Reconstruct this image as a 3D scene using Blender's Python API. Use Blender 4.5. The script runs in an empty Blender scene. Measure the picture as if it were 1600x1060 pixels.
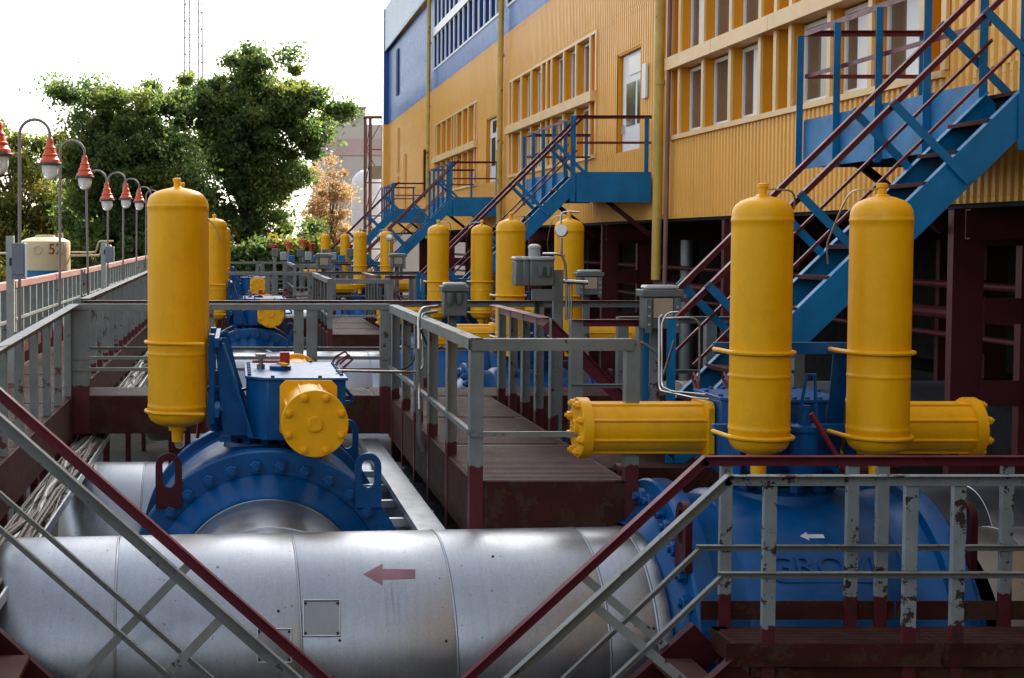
import bpy, math, random
import numpy as np
from mathutils import Vector, Matrix, Quaternion
R = math.radians
PI = math.pi
random.seed(7)
rng = np.random.default_rng(11)
S = bpy.context.scene
COL = S.collection

# ------------------------------------------------------------------ camera, world, sun
F_PX = 2200.0; VPX, VPV = 370.0, 473.0; PITCH = R(2.5); CZ = 4.2
cam_d = bpy.data.cameras.new('camera'); cam = bpy.data.objects.new('camera', cam_d); COL.objects.link(cam)
cam.location = (0, 0, CZ); cam.rotation_euler = (R(90) - PITCH, 0, 0)
cam_d.sensor_width = 36; cam_d.lens = 36 * F_PX / 1600
cam_d.shift_x = (800 - VPX) / 1600; cam_d.shift_y = -(530 - VPV) / 1600
cam_d.clip_start = .1; cam_d.clip_end = 2000
S.camera = cam
S.render.resolution_x, S.render.resolution_y = 1024, 678

def P(u, v, Y):
    """a photograph pixel (1600 x 1060) at world depth Y -> point"""
    x = (u - VPX) / F_PX; y = -(v - VPV) / F_PX
    dy = math.cos(PITCH) + y * math.sin(PITCH); dz = -math.sin(PITCH) + y * math.cos(PITCH)
    k = Y / dy
    return Vector((x * k, Y, CZ + dz * k))

SUN = Vector((.50, .87, .65)).normalized()
wd = bpy.data.worlds.new('World'); S.world = wd; wd.use_nodes = True
nt = wd.node_tree; nt.nodes.clear()
sky = nt.nodes.new('ShaderNodeTexSky'); sky.sky_type = 'NISHITA'; sky.sun_disc = False
sky.sun_elevation = math.asin(SUN.z); sky.sun_rotation = math.atan2(SUN.x, SUN.y)
sky.dust_density = 3.0; sky.air_density = 1.0; sky.ozone_density = 1.0
hs = nt.nodes.new('ShaderNodeHueSaturation'); hs.inputs['Saturation'].default_value = .42
bg = nt.nodes.new('ShaderNodeBackground'); bg.inputs[1].default_value = .14
ow = nt.nodes.new('ShaderNodeOutputWorld')
nt.links.new(sky.outputs[0], hs.inputs['Color']); nt.links.new(hs.outputs[0], bg.inputs[0]); nt.links.new(bg.outputs[0], ow.inputs[0])
sd = bpy.data.lights.new('sun', 'SUN'); sd.energy = 3.5; sd.angle = R(.6); sd.color = (1, .93, .82)
so = bpy.data.objects.new('sun', sd); COL.objects.link(so); so.rotation_euler = SUN.to_track_quat('Z', 'Y').to_euler(); so.location = (20, 30, 40)
S.view_settings.view_transform = 'Standard'; S.view_settings.look = 'None'; S.view_settings.gamma = 1
S.view_settings.use_curve_mapping = False; S.view_settings.exposure = 1.6
S.render.engine = 'CYCLES'

# ------------------------------------------------------------------ materials
def new_mat(name):
    m = bpy.data.materials.new(name); m.use_nodes = True; n = m.node_tree; n.nodes.clear()
    out = n.nodes.new('ShaderNodeOutputMaterial'); b = n.nodes.new('ShaderNodeBsdfPrincipled')
    n.links.new(b.outputs[0], out.inputs[0]); return m, n, b, out
def noise(n, co, scale, detail=4, rough=.6, stretch=None):
    t = n.nodes.new('ShaderNodeTexNoise'); t.inputs['Scale'].default_value = scale
    t.inputs['Detail'].default_value = detail; t.inputs['Roughness'].default_value = rough
    if stretch:
        mp = n.nodes.new('ShaderNodeMapping'); mp.inputs['Scale'].default_value = stretch
        n.links.new(co, mp.inputs['Vector']); n.links.new(mp.outputs[0], t.inputs['Vector'])
    else: n.links.new(co, t.inputs['Vector'])
    return t.outputs[0]
def ramp(n, fac, a, b):
    r = n.nodes.new('ShaderNodeMapRange'); r.inputs[1].default_value = a; r.inputs[2].default_value = b
    n.links.new(fac, r.inputs[0]); return r.outputs[0]
def mixc(n, fac, A, B):
    m = n.nodes.new('ShaderNodeMix'); m.data_type = 'RGBA'
    for k, v in ((0, fac), (6, A), (7, B)):
        if isinstance(v, (tuple, list)): m.inputs[k].default_value = (*v[:3], 1)
        elif isinstance(v, (int, float)): m.inputs[k].default_value = v
        else: n.links.new(v, m.inputs[k])
    return m.outputs[2]
def mathn(n, op, a, b):
    m = n.nodes.new('ShaderNodeMath'); m.operation = op
    for k, v in ((0, a), (1, b)):
        if isinstance(v, (int, float)): m.inputs[k].default_value = v
        else: n.links.new(v, m.inputs[k])
    return m.outputs[0]
def paint(name, c, rough=.4, metal=0, var=.25, vs=1.6, chips=None, cs=9, chipc=(.045, .018, .012), dirt=.0, dirtc=(.05, .04, .03),
          bump=.15, bs=60, foot=None, footc=(.09, .014, .017), streak=0, coat=0, specks=0, isl=0, ss=5, grain=0):
    m, n, b, out = new_mat(name)
    tc = n.nodes.new('ShaderNodeTexCoord'); co = tc.outputs['Object']
    big = noise(n, co, vs, 5, .65)
    col = mixc(n, ramp(n, big, .3, .7), tuple(x * (1 - var) for x in c), tuple(min(1, x * (1 + var * .6)) for x in c))
    if isl:
        g = n.nodes.new('ShaderNodeObjectInfo')
        col = mixc(n, mathn(n, 'MULTIPLY', g.outputs['Random'], isl), col, tuple(x * .55 for x in c))
    if grain:
        gsp = ramp(n, noise(n, co, 85, 2, .8), .35, .65)
        col = mixc(n, mathn(n, 'MULTIPLY', gsp, grain), col, tuple(x * .35 for x in c))
        gs2 = ramp(n, noise(n, co, 9, 8, .8, (3, .25, .25)), .45, .75)
        col = mixc(n, mathn(n, 'MULTIPLY', gs2, grain * 1.3), col, tuple(x * .45 for x in c))
    if dirt:
        d = ramp(n, noise(n, co, vs * 2.7, 8, .75), .52, .72)
        col = mixc(n, mathn(n, 'MULTIPLY', d, dirt), col, dirtc)
    if streak:
        d = ramp(n, noise(n, co, ss, 6, .7, (1.6, 1.6, .12) if ss < 6 else (1.6, .05, .05)), .5, .75)
        col = mixc(n, mathn(n, 'MULTIPLY', d, streak), col, dirtc)
    if specks:
        d = ramp(n, noise(n, co, 38, 3, .5), .70, .75)
        col = mixc(n, mathn(n, 'MULTIPLY', d, specks), col, (.06, .05, .045))
    cm = None
    if foot is not None:
        sp = n.nodes.new('ShaderNodeSeparateXYZ'); n.links.new(co, sp.inputs[0])
        zz = mathn(n, 'ADD', sp.outputs[2], mathn(n, 'MULTIPLY', noise(n, co, 14, 4), .10))
        fm = mathn(n, 'LESS_THAN', zz, foot + .05)
        col = mixc(n, fm, col, footc)
    if chips:
        a = noise(n, co, cs, 9, .72); low = noise(n, co, cs * .18, 3, .5)
        s_ = mathn(n, 'ADD', mathn(n, 'MULTIPLY', a, .65), mathn(n, 'MULTIPLY', low, .35))
        cm = ramp(n, s_, chips, chips + .012)
        cc = mixc(n, noise(n, co, 40, 3), chipc, tuple(x * 2.6 for x in chipc))
        col = mixc(n, cm, col, cc)
    n.links.new(col, b.inputs['Base Color'])
    rr = ramp(n, noise(n, co, vs * 4, 5, .6), .25, .8)
    mr = n.nodes.new('ShaderNodeMapRange'); mr.inputs[3].default_value = max(.05, rough * .8); mr.inputs[4].default_value = min(1, rough * 1.3)
    n.links.new(rr, mr.inputs[0]); ro = mr.outputs[0]
    if cm is not None: ro = mathn(n, 'MAXIMUM', ro, mathn(n, 'MULTIPLY', cm, .85))
    n.links.new(ro, b.inputs['Roughness'])
    b.inputs['Metallic'].default_value = metal
    if coat: b.inputs['Coat Weight'].default_value = coat; b.inputs['Coat Roughness'].default_value = .15
    bp = n.nodes.new('ShaderNodeBump'); bp.inputs['Strength'].default_value = bump; bp.inputs['Distance'].default_value = .004
    hh = noise(n, co, bs, 3, .6)
    if cm is not None: hh = mathn(n, 'SUBTRACT', hh, mathn(n, 'MULTIPLY', cm, 1.2))
    n.links.new(hh, bp.inputs['Height']); n.links.new(bp.outputs[0], b.inputs['Normal'])
    return m
M = {}
M['yellow'] = paint('yellow_gloss_paint', (.88, .425, .0015), .40, var=.10, vs=1.8, bump=.4, bs=24, dirt=.30, dirtc=(.50, .20, .004), streak=.22, chips=.70, cs=9, chipc=(.10, .04, .01))
M['yellow_old'] = paint('yellow_worn_paint', (.55, .36, .06), .5, var=.25, chips=.60, cs=7, streak=.3, dirtc=(.12, .07, .03))
M['blue'] = paint('blue_valve_paint', (.0005, .082, .26), .34, var=.3, vs=2.5, bump=.35, bs=30, dirt=.4, dirtc=(.004, .03, .12))
M['stair_blue'] = paint('blue_stair_paint', (.0005, .15, .35), .42, var=.3, vs=2, dirt=.45, dirtc=(.03, .07, .12), chips=.66, cs=6)
M['fascia_blue'] = paint('weathered_blue_paint', (.035, .20, .42), .5, var=.45, vs=3.5, dirt=.5, dirtc=(.01, .08, .22), chips=.66, cs=8)
M['maroon'] = paint('maroon_paint', (.052, .006, .009), .5, var=.35, dirt=.4, dirtc=(.035, .014, .012), chips=.66, cs=4)
M['rail_maroon'] = paint('maroon_rail_paint', (.15, .018, .032), .42, var=.25, dirt=.35, dirtc=(.08, .03, .035), chips=.66, cs=9)
M['pink_rail'] = paint('sunlit_faded_rail_paint', (.32, .15, .12), .55, var=.25, dirt=.4, dirtc=(.2, .09, .07), chips=.62, cs=8)  # pink holds the outer rail's sunlit tone as well as fading
M['grey_peel'] = paint('peeling_grey_brace_paint', (.26, .28, .27), .5, var=.15, vs=3, chips=.56, cs=13, chipc=(.03, .014, .010), streak=.2, dirtc=(.12, .09, .07))
M['rusty'] = paint('rusty_maroon_steel', (.050, .011, .007), .7, var=.6, vs=2, dirt=.8, dirtc=(.045, .028, .014), chips=.515, cs=5, chipc=(.03, .014, .008))
M['grey'] = paint('grey_rail_paint', (.19, .21, .205), .5, var=.22, vs=3, dirt=.45, dirtc=(.12, .11, .09), chips=.585, cs=11, streak=.2, foot=.10)
M['grey_chip'] = paint('peeling_grey_paint', (.24, .275, .285), .5, var=.2, vs=3, dirt=.3, chips=.545, cs=13, chipc=(.022, .012, .010), streak=.2, dirtc=(.12, .09, .07), foot=.14)
M['grey_rail'] = paint('grey_rail_bar_paint', (.185, .195, .185), .5, var=.25, vs=3, dirt=.5, dirtc=(.11, .09, .07), chips=.585, cs=12)
M['alu'] = paint('aluminium_jacket', (.37, .395, .425), .36, metal=.88, var=.12, vs=1.3, bump=.3, bs=6, streak=.2, grain=.22, dirtc=(.22, .22, .22), specks=.8)
M['alu2'] = paint('dull_aluminium_jacket', (.27, .28, .29), .45, metal=.9, var=.22, vs=1.3, bump=.12, bs=9, streak=.4, dirtc=(.22, .2, .18), specks=.7)
M['galv'] = paint('galvanised_steel', (.55, .58, .58), .42, metal=.85, var=.2, vs=6)
M['steel'] = paint('bright_steel', (.45, .44, .42), .3, metal=1, var=.15)
M['box_grey'] = paint('grey_enclosure_paint', (.12, .135, .13), .4, var=.2, dirt=.3, dirtc=(.07, .07, .06))
M['box_lid'] = paint('grey_lid', (.36, .38, .37), .4, var=.15, dirt=.3, dirtc=(.2, .19, .17))
M['box_pale'] = paint('tan_plate', (.42, .32, .22), .5, var=.15)
M['black'] = paint('black_rubber', (.012, .012, .013), .6)
M['clad'] = paint('yellow_cladding', (.88, .45, .078), .38, var=.08, vs=.6, bump=.05, dirt=.2, dirtc=(.5, .22, .04), streak=.26, isl=.12)
M['fin'] = paint('shaded_yellow_fin', (.76, .29, .006), .5, var=.08, dirt=.1, dirtc=(.35, .15, .02))  # cladding yellow with the shade of fin sides put into the colour
M['trim'] = paint('pale_yellow_trim', (.82, .52, .21), .42, var=.1, dirt=.25, dirtc=(.5, .3, .14), streak=.15)
M['bclad'] = paint('blue_cladding', (.05, .17, .45), .30, var=.15, vs=.5, bump=.05, isl=.15, streak=.15, dirtc=(.2, .28, .5))
M['dblue'] = paint('dark_blue_glossy', (.02, .07, .28), .22, var=.1)
M['pblue'] = paint('sky_pale_blue_cladding', (.42, .54, .62), .3, var=.1, isl=.15)  # paleness is the parapet's sky reflection, put into the colour
M['white'] = paint('white_plastic', (.78, .78, .76), .4, var=.06, dirt=.15, dirtc=(.5, .48, .44))
M['glass'] = paint('window_glass', (.13, .095, .07), .06, var=.3, bump=.02, bs=3, isl=.4)
M['glass_b'] = paint('blue_window_glass', (.006, .022, .09), .08, var=.3, bump=.02, bs=3, isl=.4)
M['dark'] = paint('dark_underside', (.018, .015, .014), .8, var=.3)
M['column'] = paint('maroon_column', (.10, .02, .024), .5, var=.3, dirt=.3, dirtc=(.07, .02, .02))
M['tread'] = paint('brown_tread', (.075, .024, .02), .8, var=.4, dirt=.5, dirtc=(.06, .04, .03))
M['deck'] = paint('worn_deck_plate', (.075, .032, .026), .5, var=.45, vs=2.5, dirt=.6, dirtc=(.055, .04, .035), bump=.6, bs=30)
M['orange'] = paint('orange_lamp_paint', (.66, .085, .022), .4, var=.1)
M['lamp_pole'] = paint('grey_lamp_pole', (.24, .20, .19), .5, var=.2)
M['cream'] = paint('cream_vessel_paint', (.60, .47, .27), .45, var=.12, dirt=.2, dirtc=(.4, .3, .18))
M['numeral'] = paint('red_numeral', (.30, .03, .02), .6)
M['red'] = paint('red_paint', (.40, .018, .012), .4, var=.1)
M['lever_maroon'] = paint('dark_red_lever', (.22, .012, .018), .4)
M['arrow'] = paint('maroon_stencil', (.27, .12, .14), .5, var=.25, vs=6, chips=.64, cs=20, chipc=(.2, .19, .18))
M['stain'] = paint('drip_stain', (.37, .395, .425), .36, metal=.88, var=.08, grain=.22, streak=.85, ss=22, dirtc=(.17, .18, .19))
M['marking'] = paint('white_marking', (.72, .76, .80), .5)
M['riser_brown'] = paint('faded_brown_pipe', (.22, .11, .085), .6)
M['slot_blue'] = paint('matt_dark_blue', (.01, .04, .14), .75)
M['concrete'] = paint('concrete_dirt', (.055, .048, .038), .9, var=.4, vs=.8, dirt=.6, dirtc=(.05, .045, .03), bump=.8, bs=12)
M['beige'] = paint('beige_render', (.50, .44, .38), .8, var=.1, vs=.2, streak=.2, dirtc=(.4, .3, .28))
M['beige_d'] = paint('weathered_render', (.36, .33, .29), .8, var=.15, vs=.3)
M['pinkband'] = paint('pinkish_render', (.48, .35, .32), .8, var=.1, vs=.4)
M['wtank'] = paint('white_tank', (.74, .75, .76), .45, var=.06, vs=.3)
M['towr'] = paint('brown_tower_steel', (.11, .06, .05), .7, var=.3)
M['mast'] = paint('pale_mast_steel', (.26, .20, .19), .6)
M['cable'] = paint('sheathed_cable', (.10, .08, .062), .6, var=.4, vs=6, dirt=.4, dirtc=(.09, .07, .05))
M['bark'] = paint('bark', (.06, .045, .032), .9, var=.4, vs=2, bump=.8, bs=14)

for k_ in ('maroon', 'rusty', 'deck', 'tread', 'column', 'dark', 'concrete'):
    M[k_].node_tree.nodes['Principled BSDF'].inputs['Specular IOR Level'].default_value = .22
for k_ in ('yellow', 'blue', 'stair_blue', 'fascia_blue', 'clad', 'fin', 'rail_maroon', 'grey', 'grey_chip', 'grey_rail', 'grey_peel'):
    M[k_].node_tree.nodes['Principled BSDF'].inputs['Specular IOR Level'].default_value = .33
m, n, b, out = new_mat('lamp_glass'); b.inputs['Base Color'].default_value = (.86, .86, .83, 1); b.inputs['Roughness'].default_value = .15
b.inputs['Transmission Weight'].default_value = .2; b.inputs['IOR'].default_value = 1.3; M['lglass'] = m

def leaf_mat(name, c1, c2, c3, tr=.45):
    m, n, b, out = new_mat(name)
    g = n.nodes.new('ShaderNodeNewGeometry'); tc = n.nodes.new('ShaderNodeTexCoord')
    col = mixc(n, g.outputs['Random Per Island'], c1, c2)
    col = mixc(n, ramp(n, noise(n, tc.outputs['Object'], .45, 4), .48, .68), col, c3)
    n.links.new(col, b.inputs['Base Color']); b.inputs['Roughness'].default_value = .5
    t = n.nodes.new('ShaderNodeBsdfTranslucent')
    h = n.nodes.new('ShaderNodeHueSaturation'); h.inputs['Value'].default_value = 1.7; h.inputs['Saturation'].default_value = 1.1; n.links.new(col, h.inputs['Color'])
    n.links.new(h.outputs[0], t.inputs[0])
    mx = n.nodes.new('ShaderNodeMixShader'); mx.inputs[0].default_value = tr
    n.links.new(b.outputs[0], mx.inputs[1]); n.links.new(t.outputs[0], mx.inputs[2]); n.links.new(mx.outputs[0], out.inputs[0])
    return m
M['leaf'] = leaf_mat('green_leaves', (.050, .092, .030), (.11, .165, .045), (.20, .21, .055), .58)  # greens lightened in colour to stand in for haze
M['leaf_y'] = leaf_mat('yellow_green_leaves', (.07, .11, .022), (.16, .17, .03), (.30, .22, .05), .5)
M['leaf_o'] = leaf_mat('autumn_leaves', (.30, .18, .09), (.46, .32, .14), (.38, .28, .19), .4)
M['grass'] = leaf_mat('grass_blades', (.04, .07, .015), (.09, .11, .03), (.12, .11, .04), .3)

# ------------------------------------------------------------------ mesh helpers
ORG = {}
def org(o): return ORG.get(o.name, Vector((0, 0, 0))) if o else Vector((0, 0, 0))
class MB:
    def __init__(s): s.v = []; s.f = []
    def add(s, vs, fs):
        k = len(s.v); s.v += [Vector(v) for v in vs]; s.f += [tuple(i + k for i in f) for f in fs]; return s
    def box(s, lo, hi):
        (a, b, c), (d, e, f) = lo, hi
        return s.add([(a, b, c), (d, b, c), (d, e, c), (a, e, c), (a, b, f), (d, b, f), (d, e, f), (a, e, f)],
                     [(0, 3, 2, 1), (4, 5, 6, 7), (0, 1, 5, 4), (1, 2, 6, 5), (2, 3, 7, 6), (3, 0, 4, 7)])
    def prof(s, p0, p1, poly, up=(0, 0, 1)):
        p0 = Vector(p0); p1 = Vector(p1); d = (p1 - p0).normalized(); up = Vector(up)
        if abs(d.dot(up)) > .999: up = Vector((0, 1, 0))
        side = d.cross(up).normalized(); u = side.cross(d).normalized(); n_ = len(poly)
        vs = [p0 + side * a + u * b for a, b in poly] + [p1 + side * a + u * b for a, b in poly]
        fs = [(i, (i + 1) % n_, n_ + (i + 1) % n_, n_ + i) for i in range(n_)]
        fs += [tuple(range(n_ - 1, -1, -1)), tuple(range(n_, 2 * n_))]
        return s.add(vs, fs)
    def bar(s, p0, p1, w, h, up=(0, 0, 1)):
        w /= 2; h /= 2; return s.prof(p0, p1, [(-w, -h), (w, -h), (w, h), (-w, h)], up)
    def ang(s, p0, p1, a, b, t, sx=1, sy=1, up=(0, 0, 1)):
        q = [(0, 0), (a, 0), (a, t), (t, t), (t, b), (0, b)]
        q = [(x * sx, y * sy) for x, y in q]
        if sx * sy < 0: q = q[::-1]
        return s.prof(p0, p1, q, up)
    def chan(s, p0, p1, h, w, t, sx=1, up=(0, 0, 1)):   # channel, web at side 0, flanges to side sx*w
        q = [(0, -h / 2), (w, -h / 2), (w, -h / 2 + t), (t, -h / 2 + t), (t, h / 2 - t), (w, h / 2 - t), (w, h / 2), (0, h / 2)]
        q = [(x * sx, y) for x, y in q]
        if sx < 0: q = q[::-1]
        return s.prof(p0, p1, q, up)
    def lathe(s, o, ax, pr, n=24, caps=True):
        o = Vector(o); ax = Vector(ax).normalized(); u = ax.orthogonal().normalized(); w = ax.cross(u)
        vs = []; fs = []
        for t, r in pr:
            for i in range(n):
                a = 2 * PI * i / n; vs.append(o + ax * t + (u * math.cos(a) + w * math.sin(a)) * r)
        for j in range(len(pr) - 1):
            for i in range(n):
                fs.append((j * n + i, j * n + (i + 1) % n, (j + 1) * n + (i + 1) % n, (j + 1) * n + i))
        if caps: fs.append(tuple(range(n - 1, -1, -1))); k = (len(pr) - 1) * n; fs.append(tuple(range(k, k + n)))
        return s.add(vs, fs)
    def cyl(s, p0, p1, r, n=12, r2=None):
        p0 = Vector(p0); p1 = Vector(p1); return s.lathe(p0, p1 - p0, [(0, r), ((p1 - p0).length, r if r2 is None else r2)], n)
    def tube(s, pts, r, n=8):
        pts = [Vector(p) for p in pts]; vs = []; fs = []; u = None; m_ = len(pts)
        for k, p in enumerate(pts):
            d = ((pts[min(k + 1, m_ - 1)] - p).normalized() + (p - pts[max(k - 1, 0)]).normalized()).normalized() if 0 < k < m_ - 1 else (pts[1] - pts[0] if k == 0 else pts[-1] - pts[-2]).normalized()
            if u is None: u = d.orthogonal().normalized()
            u = (u - d * u.dot(d)).normalized(); w = d.cross(u)
            rr = r[k] if isinstance(r, (list, tuple)) else r
            vs += [p + (u * math.cos(2 * PI * i / n) + w * math.sin(2 * PI * i / n)) * rr for i in range(n)]
        for k in range(m_ - 1):
            for i in range(n): fs.append((k * n + i, k * n + (i + 1) % n, (k + 1) * n + (i + 1) % n, (k + 1) * n + i))
        fs.append(tuple(range(n - 1, -1, -1))); k = (m_ - 1) * n; fs.append(tuple(range(k, k + n)))
        return s.add(vs, fs)
    def poly(s, pts, th):                       # planar polygon given in 3D, thickened by vector th
        th = Vector(th); n_ = len(pts); pts = [Vector(p) for p in pts]
        return s.add(pts + [p + th for p in pts], [tuple(range(n_ - 1, -1, -1)), tuple(range(n_, 2 * n_))] + [(i, (i + 1) % n_, n_ + (i + 1) % n_, n_ + i) for i in range(n_)])
    def mesh(s, name, mat, off=Vector((0, 0, 0)), ang=35):
        me = bpy.data.meshes.new(name); me.from_pydata([v - off for v in s.v], [], s.f)
        me.materials.append(mat if not isinstance(mat, str) else M[mat]); me.update()
        import bmesh
        bm = bmesh.new(); bm.from_mesh(me); bmesh.ops.recalc_face_normals(bm, faces=bm.faces); bm.to_mesh(me); bm.free()
        me.polygons.foreach_set('use_smooth', [True] * len(me.polygons)); me.set_sharp_from_angle(angle=R(ang)); return me
    def build(s, name, mat, parent=None, label=None, kind=None, bev=0, ang=35):
        o = bpy.data.objects.new(name, s.mesh(name, mat, org(parent), ang)); COL.objects.link(o)
        if parent: o.parent = parent; ORG[o.name] = org(parent)
        if label: o['label'] = label
        if kind: o['kind'] = kind
        if bev:
            b_ = o.modifiers.new('bevel', 'BEVEL'); b_.width = bev; b_.segments = 2; b_.limit_method = 'ANGLE'; b_.angle_limit = R(40)
        return o
def smooth_path(pts, rad=.1, n=5):
    pts = [Vector(p) for p in pts]; out_ = [pts[0]]
    for i in range(1, len(pts) - 1):
        a, b_, c = pts[i - 1], pts[i], pts[i + 1]
        r1 = min(rad, (a - b_).length * .45, (c - b_).length * .45)
        p, q = b_ + (a - b_).normalized() * r1, b_ + (c - b_).normalized() * r1
        for k in range(n + 1):
            t = k / n; out_.append(p * (1 - t) ** 2 + b_ * 2 * t * (1 - t) + q * t * t)
    out_.append(pts[-1]); return out_
def tag(o, label, cat, group=None, kind=None):
    if label: o['label'] = label
    if cat: o['category'] = cat
    if group: o['group'] = group
    if kind: o['kind'] = kind
    return o
def thing(name, loc, label, cat, group=None, local=False, rz=0):
    o = bpy.data.objects.new(name, None); o.empty_display_size = .2; COL.objects.link(o); o.location = loc; o.rotation_euler.z = rz
    if not local: ORG[o.name] = Vector(loc)
    return tag(o, label, cat, group)
def inst(name, me, parent, loc, rot=None, label=None):
    o = bpy.data.objects.new(name, me); COL.objects.link(o)
    o.location = Vector(loc) - org(parent); ORG[o.name] = org(parent)
    if parent: o.parent = parent
    if rot is not None: o.rotation_mode = 'QUATERNION'; o.rotation_quaternion = rot
    if label: o['label'] = label
    return o
def copy_tree(o, d=None, parent=None, skip=()):
    c = o.copy(); COL.objects.link(c); c.parent = parent
    if d is not None: c.location = o.location + Vector(d)
    for ch in list(o.children):
        if ch.name.split('.')[0] in skip: continue
        copy_tree(ch, None, c, skip)
    return c
def repeat(o, ys, labels, skip=()):
    r = []
    for y, l in zip(ys, labels):
        c = copy_tree(o, (0, y, 0), None, skip); c['label'] = l; r.append(c)
    return r
def text_mesh(txt, size, depth, mat, name):
    cu = bpy.data.curves.new(name, 'FONT'); cu.body = txt; cu.size = size; cu.extrude = depth; cu.align_x = 'CENTER'; cu.align_y = 'CENTER'; cu.resolution_u = 3
    o = bpy.data.objects.new(name + '_tmp', cu); COL.objects.link(o); bpy.context.view_layer.update()
    me = bpy.data.meshes.new_from_object(o.evaluated_get(bpy.context.evaluated_depsgraph_get())); bpy.data.objects.remove(o)
    me.materials.clear(); me.materials.append(M[mat]); me.name = name; return me

# bolt, shared
def bolt_mesh(r, mat, key):
    b_ = MB(); b_.lathe((0, 0, 0), (0, 0, 1), [(0, r * 1.45), (r * .25, r * 1.45)], 14)
    b_.lathe((0, 0, r * .25), (0, 0, 1), [(0, r * 1.15), (r * .9, r * 1.15), (r * 1.05, r * 1.0)], 6)
    b_.lathe((0, 0, r * 1.3), (0, 0, 1), [(0, r * .6), (r * .5, r * .6), (r * .6, r * .5)], 10)
    return b_.mesh(key, mat)
BOLT_BLUE = bolt_mesh(.042, 'blue', 'flange_bolt'); BOLT_YEL = bolt_mesh(.024, 'yellow', 'cylinder_bolt')
Z2 = {'x': Vector((1, 0, 0)).to_track_quat('Z', 'Y'), '-x': Vector((-1, 0, 0)).to_track_quat('Z', 'Y'), 'z': None}

# ------------------------------------------------------------------ ground
g = MB(); g.add([(-600, -200, 0), (600, -200, 0), (600, 900, 0), (-600, 900, 0)], [(0, 1, 2, 3)]); g.build('ground', 'concrete', kind='structure')

# ------------------------------------------------------------------ main building
XW = 7.75
bld = thing('compressor_hall', (XW, 11, 0), 'long yellow and blue clad industrial hall with window bands, raised on maroon columns', 'building')
PAN = {}
def panel(y0, y1, z0, z1, mat='clad', x=XW, name='cladding_panel', pitch=.15, dep=.028):
    w = round(y1 - y0, 3); h = round(z1 - z0, 3); key = (w, h, mat)
    if w < .03 or h < .03: return
    if key not in PAN:
        b_ = MB(); nr = max(1, round(w / pitch)); p = w / nr; pts = []
        for i in range(nr):
            pts += [(i * p, 0), (i * p + p * .42, 0), (i * p + p * .52, dep), (i * p + p * .9, dep)]
        pts.append((w - .004, 0)); vs = []; fs = []
        for yy, xx in pts: vs += [(xx, yy, 0), (xx, yy, h)]
        for i in range(len(pts) - 1): fs.append((2 * i, 2 * i + 1, 2 * i + 3, 2 * i + 2))
        b_.add(vs, fs); b_.box((dep + .001, 0, 0), (dep + .02, w - .004, h))
        for i in range(nr):
            for zq in (.06, h - .09): b_.box((-.006, i * p + p * .18, zq), (.001, i * p + p * .28, zq + .015))
        me = b_.mesh(name, mat); PAN[key] = me
    inst(name, PAN[key], bld, (x, y0, z0))
def yy(a, b, step=1.0):
    n_ = max(1, round((b - a) / step)); return [(a + (b - a) * i / n_, a + (b - a) * (i + 1) / n_) for i in range(n_)]
# inner core wall and slab
MB().box((XW + .55, -20, 4.62), (XW + .8, 73, 15.9)).build('inner_wall', 'fin', bld)
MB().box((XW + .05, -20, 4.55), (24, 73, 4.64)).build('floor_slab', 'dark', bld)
MB().box((XW + .1, -20, 15.9), (24, 73, 16.05)).build('roof', 'pblue', bld)
MB().box((XW + .03, 72.9, 4.6), (24, 73.1, 10.15)).build('end_wall', 'clad', bld)
MB().box((XW + .03, 72.9, 10.15), (24, 73.1, 16.0)).build('end_wall', 'bclad', bld, label='blue upper end wall')
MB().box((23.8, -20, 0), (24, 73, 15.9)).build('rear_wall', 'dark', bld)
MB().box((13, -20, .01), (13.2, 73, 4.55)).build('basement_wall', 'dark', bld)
MB().box((XW, -20, 4.6), (XW + .05, 10.98, 15.9)).build('near_wall', 'clad', bld)

winf, winp = {}, {}
def window(y0, y1, z0, z1, x=XW + .15, fr='white', gl='glass', t=.06):
    w = round(y1 - y0, 3); h = round(z1 - z0, 3); k = (w, h, fr)
    if k not in winf:
        b_ = MB(); b_.box((0, 0, 0), (.06, t, h)); b_.box((0, w - t, 0), (.06, w, h)); b_.box((.001, t, 0), (.06, w - t, t)); b_.box((.001, t, h - t), (.06, w - t, h))
        winf[k] = b_.mesh('window', fr); winp[k] = MB().box((.03, t, t), (.045, w - t, h - t)).mesh('pane', gl)
    o = inst('window', winf[k], bld, (x, y0, z0)); p = inst('pane', winp[k], bld, (0, 0, 0)); p.parent = o; p.location = (0, 0, 0)
    if gl == 'glass' and w > .8:
        q = random.choice((.35, .45, .55, .62)); kb = ('bl', q, h)
        if kb not in winp: winp[kb] = MB().box((.025, t, t), (.0295, t + w * q, h - t)).mesh('blind', 'white'); 
        bb = inst('blind', winp[kb], bld, (0, 0, 0)); bb.parent = o; bb.location = (0, 0, 0)  # white strip: blinds, plus pale reflection on the pane put in as colour
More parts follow.
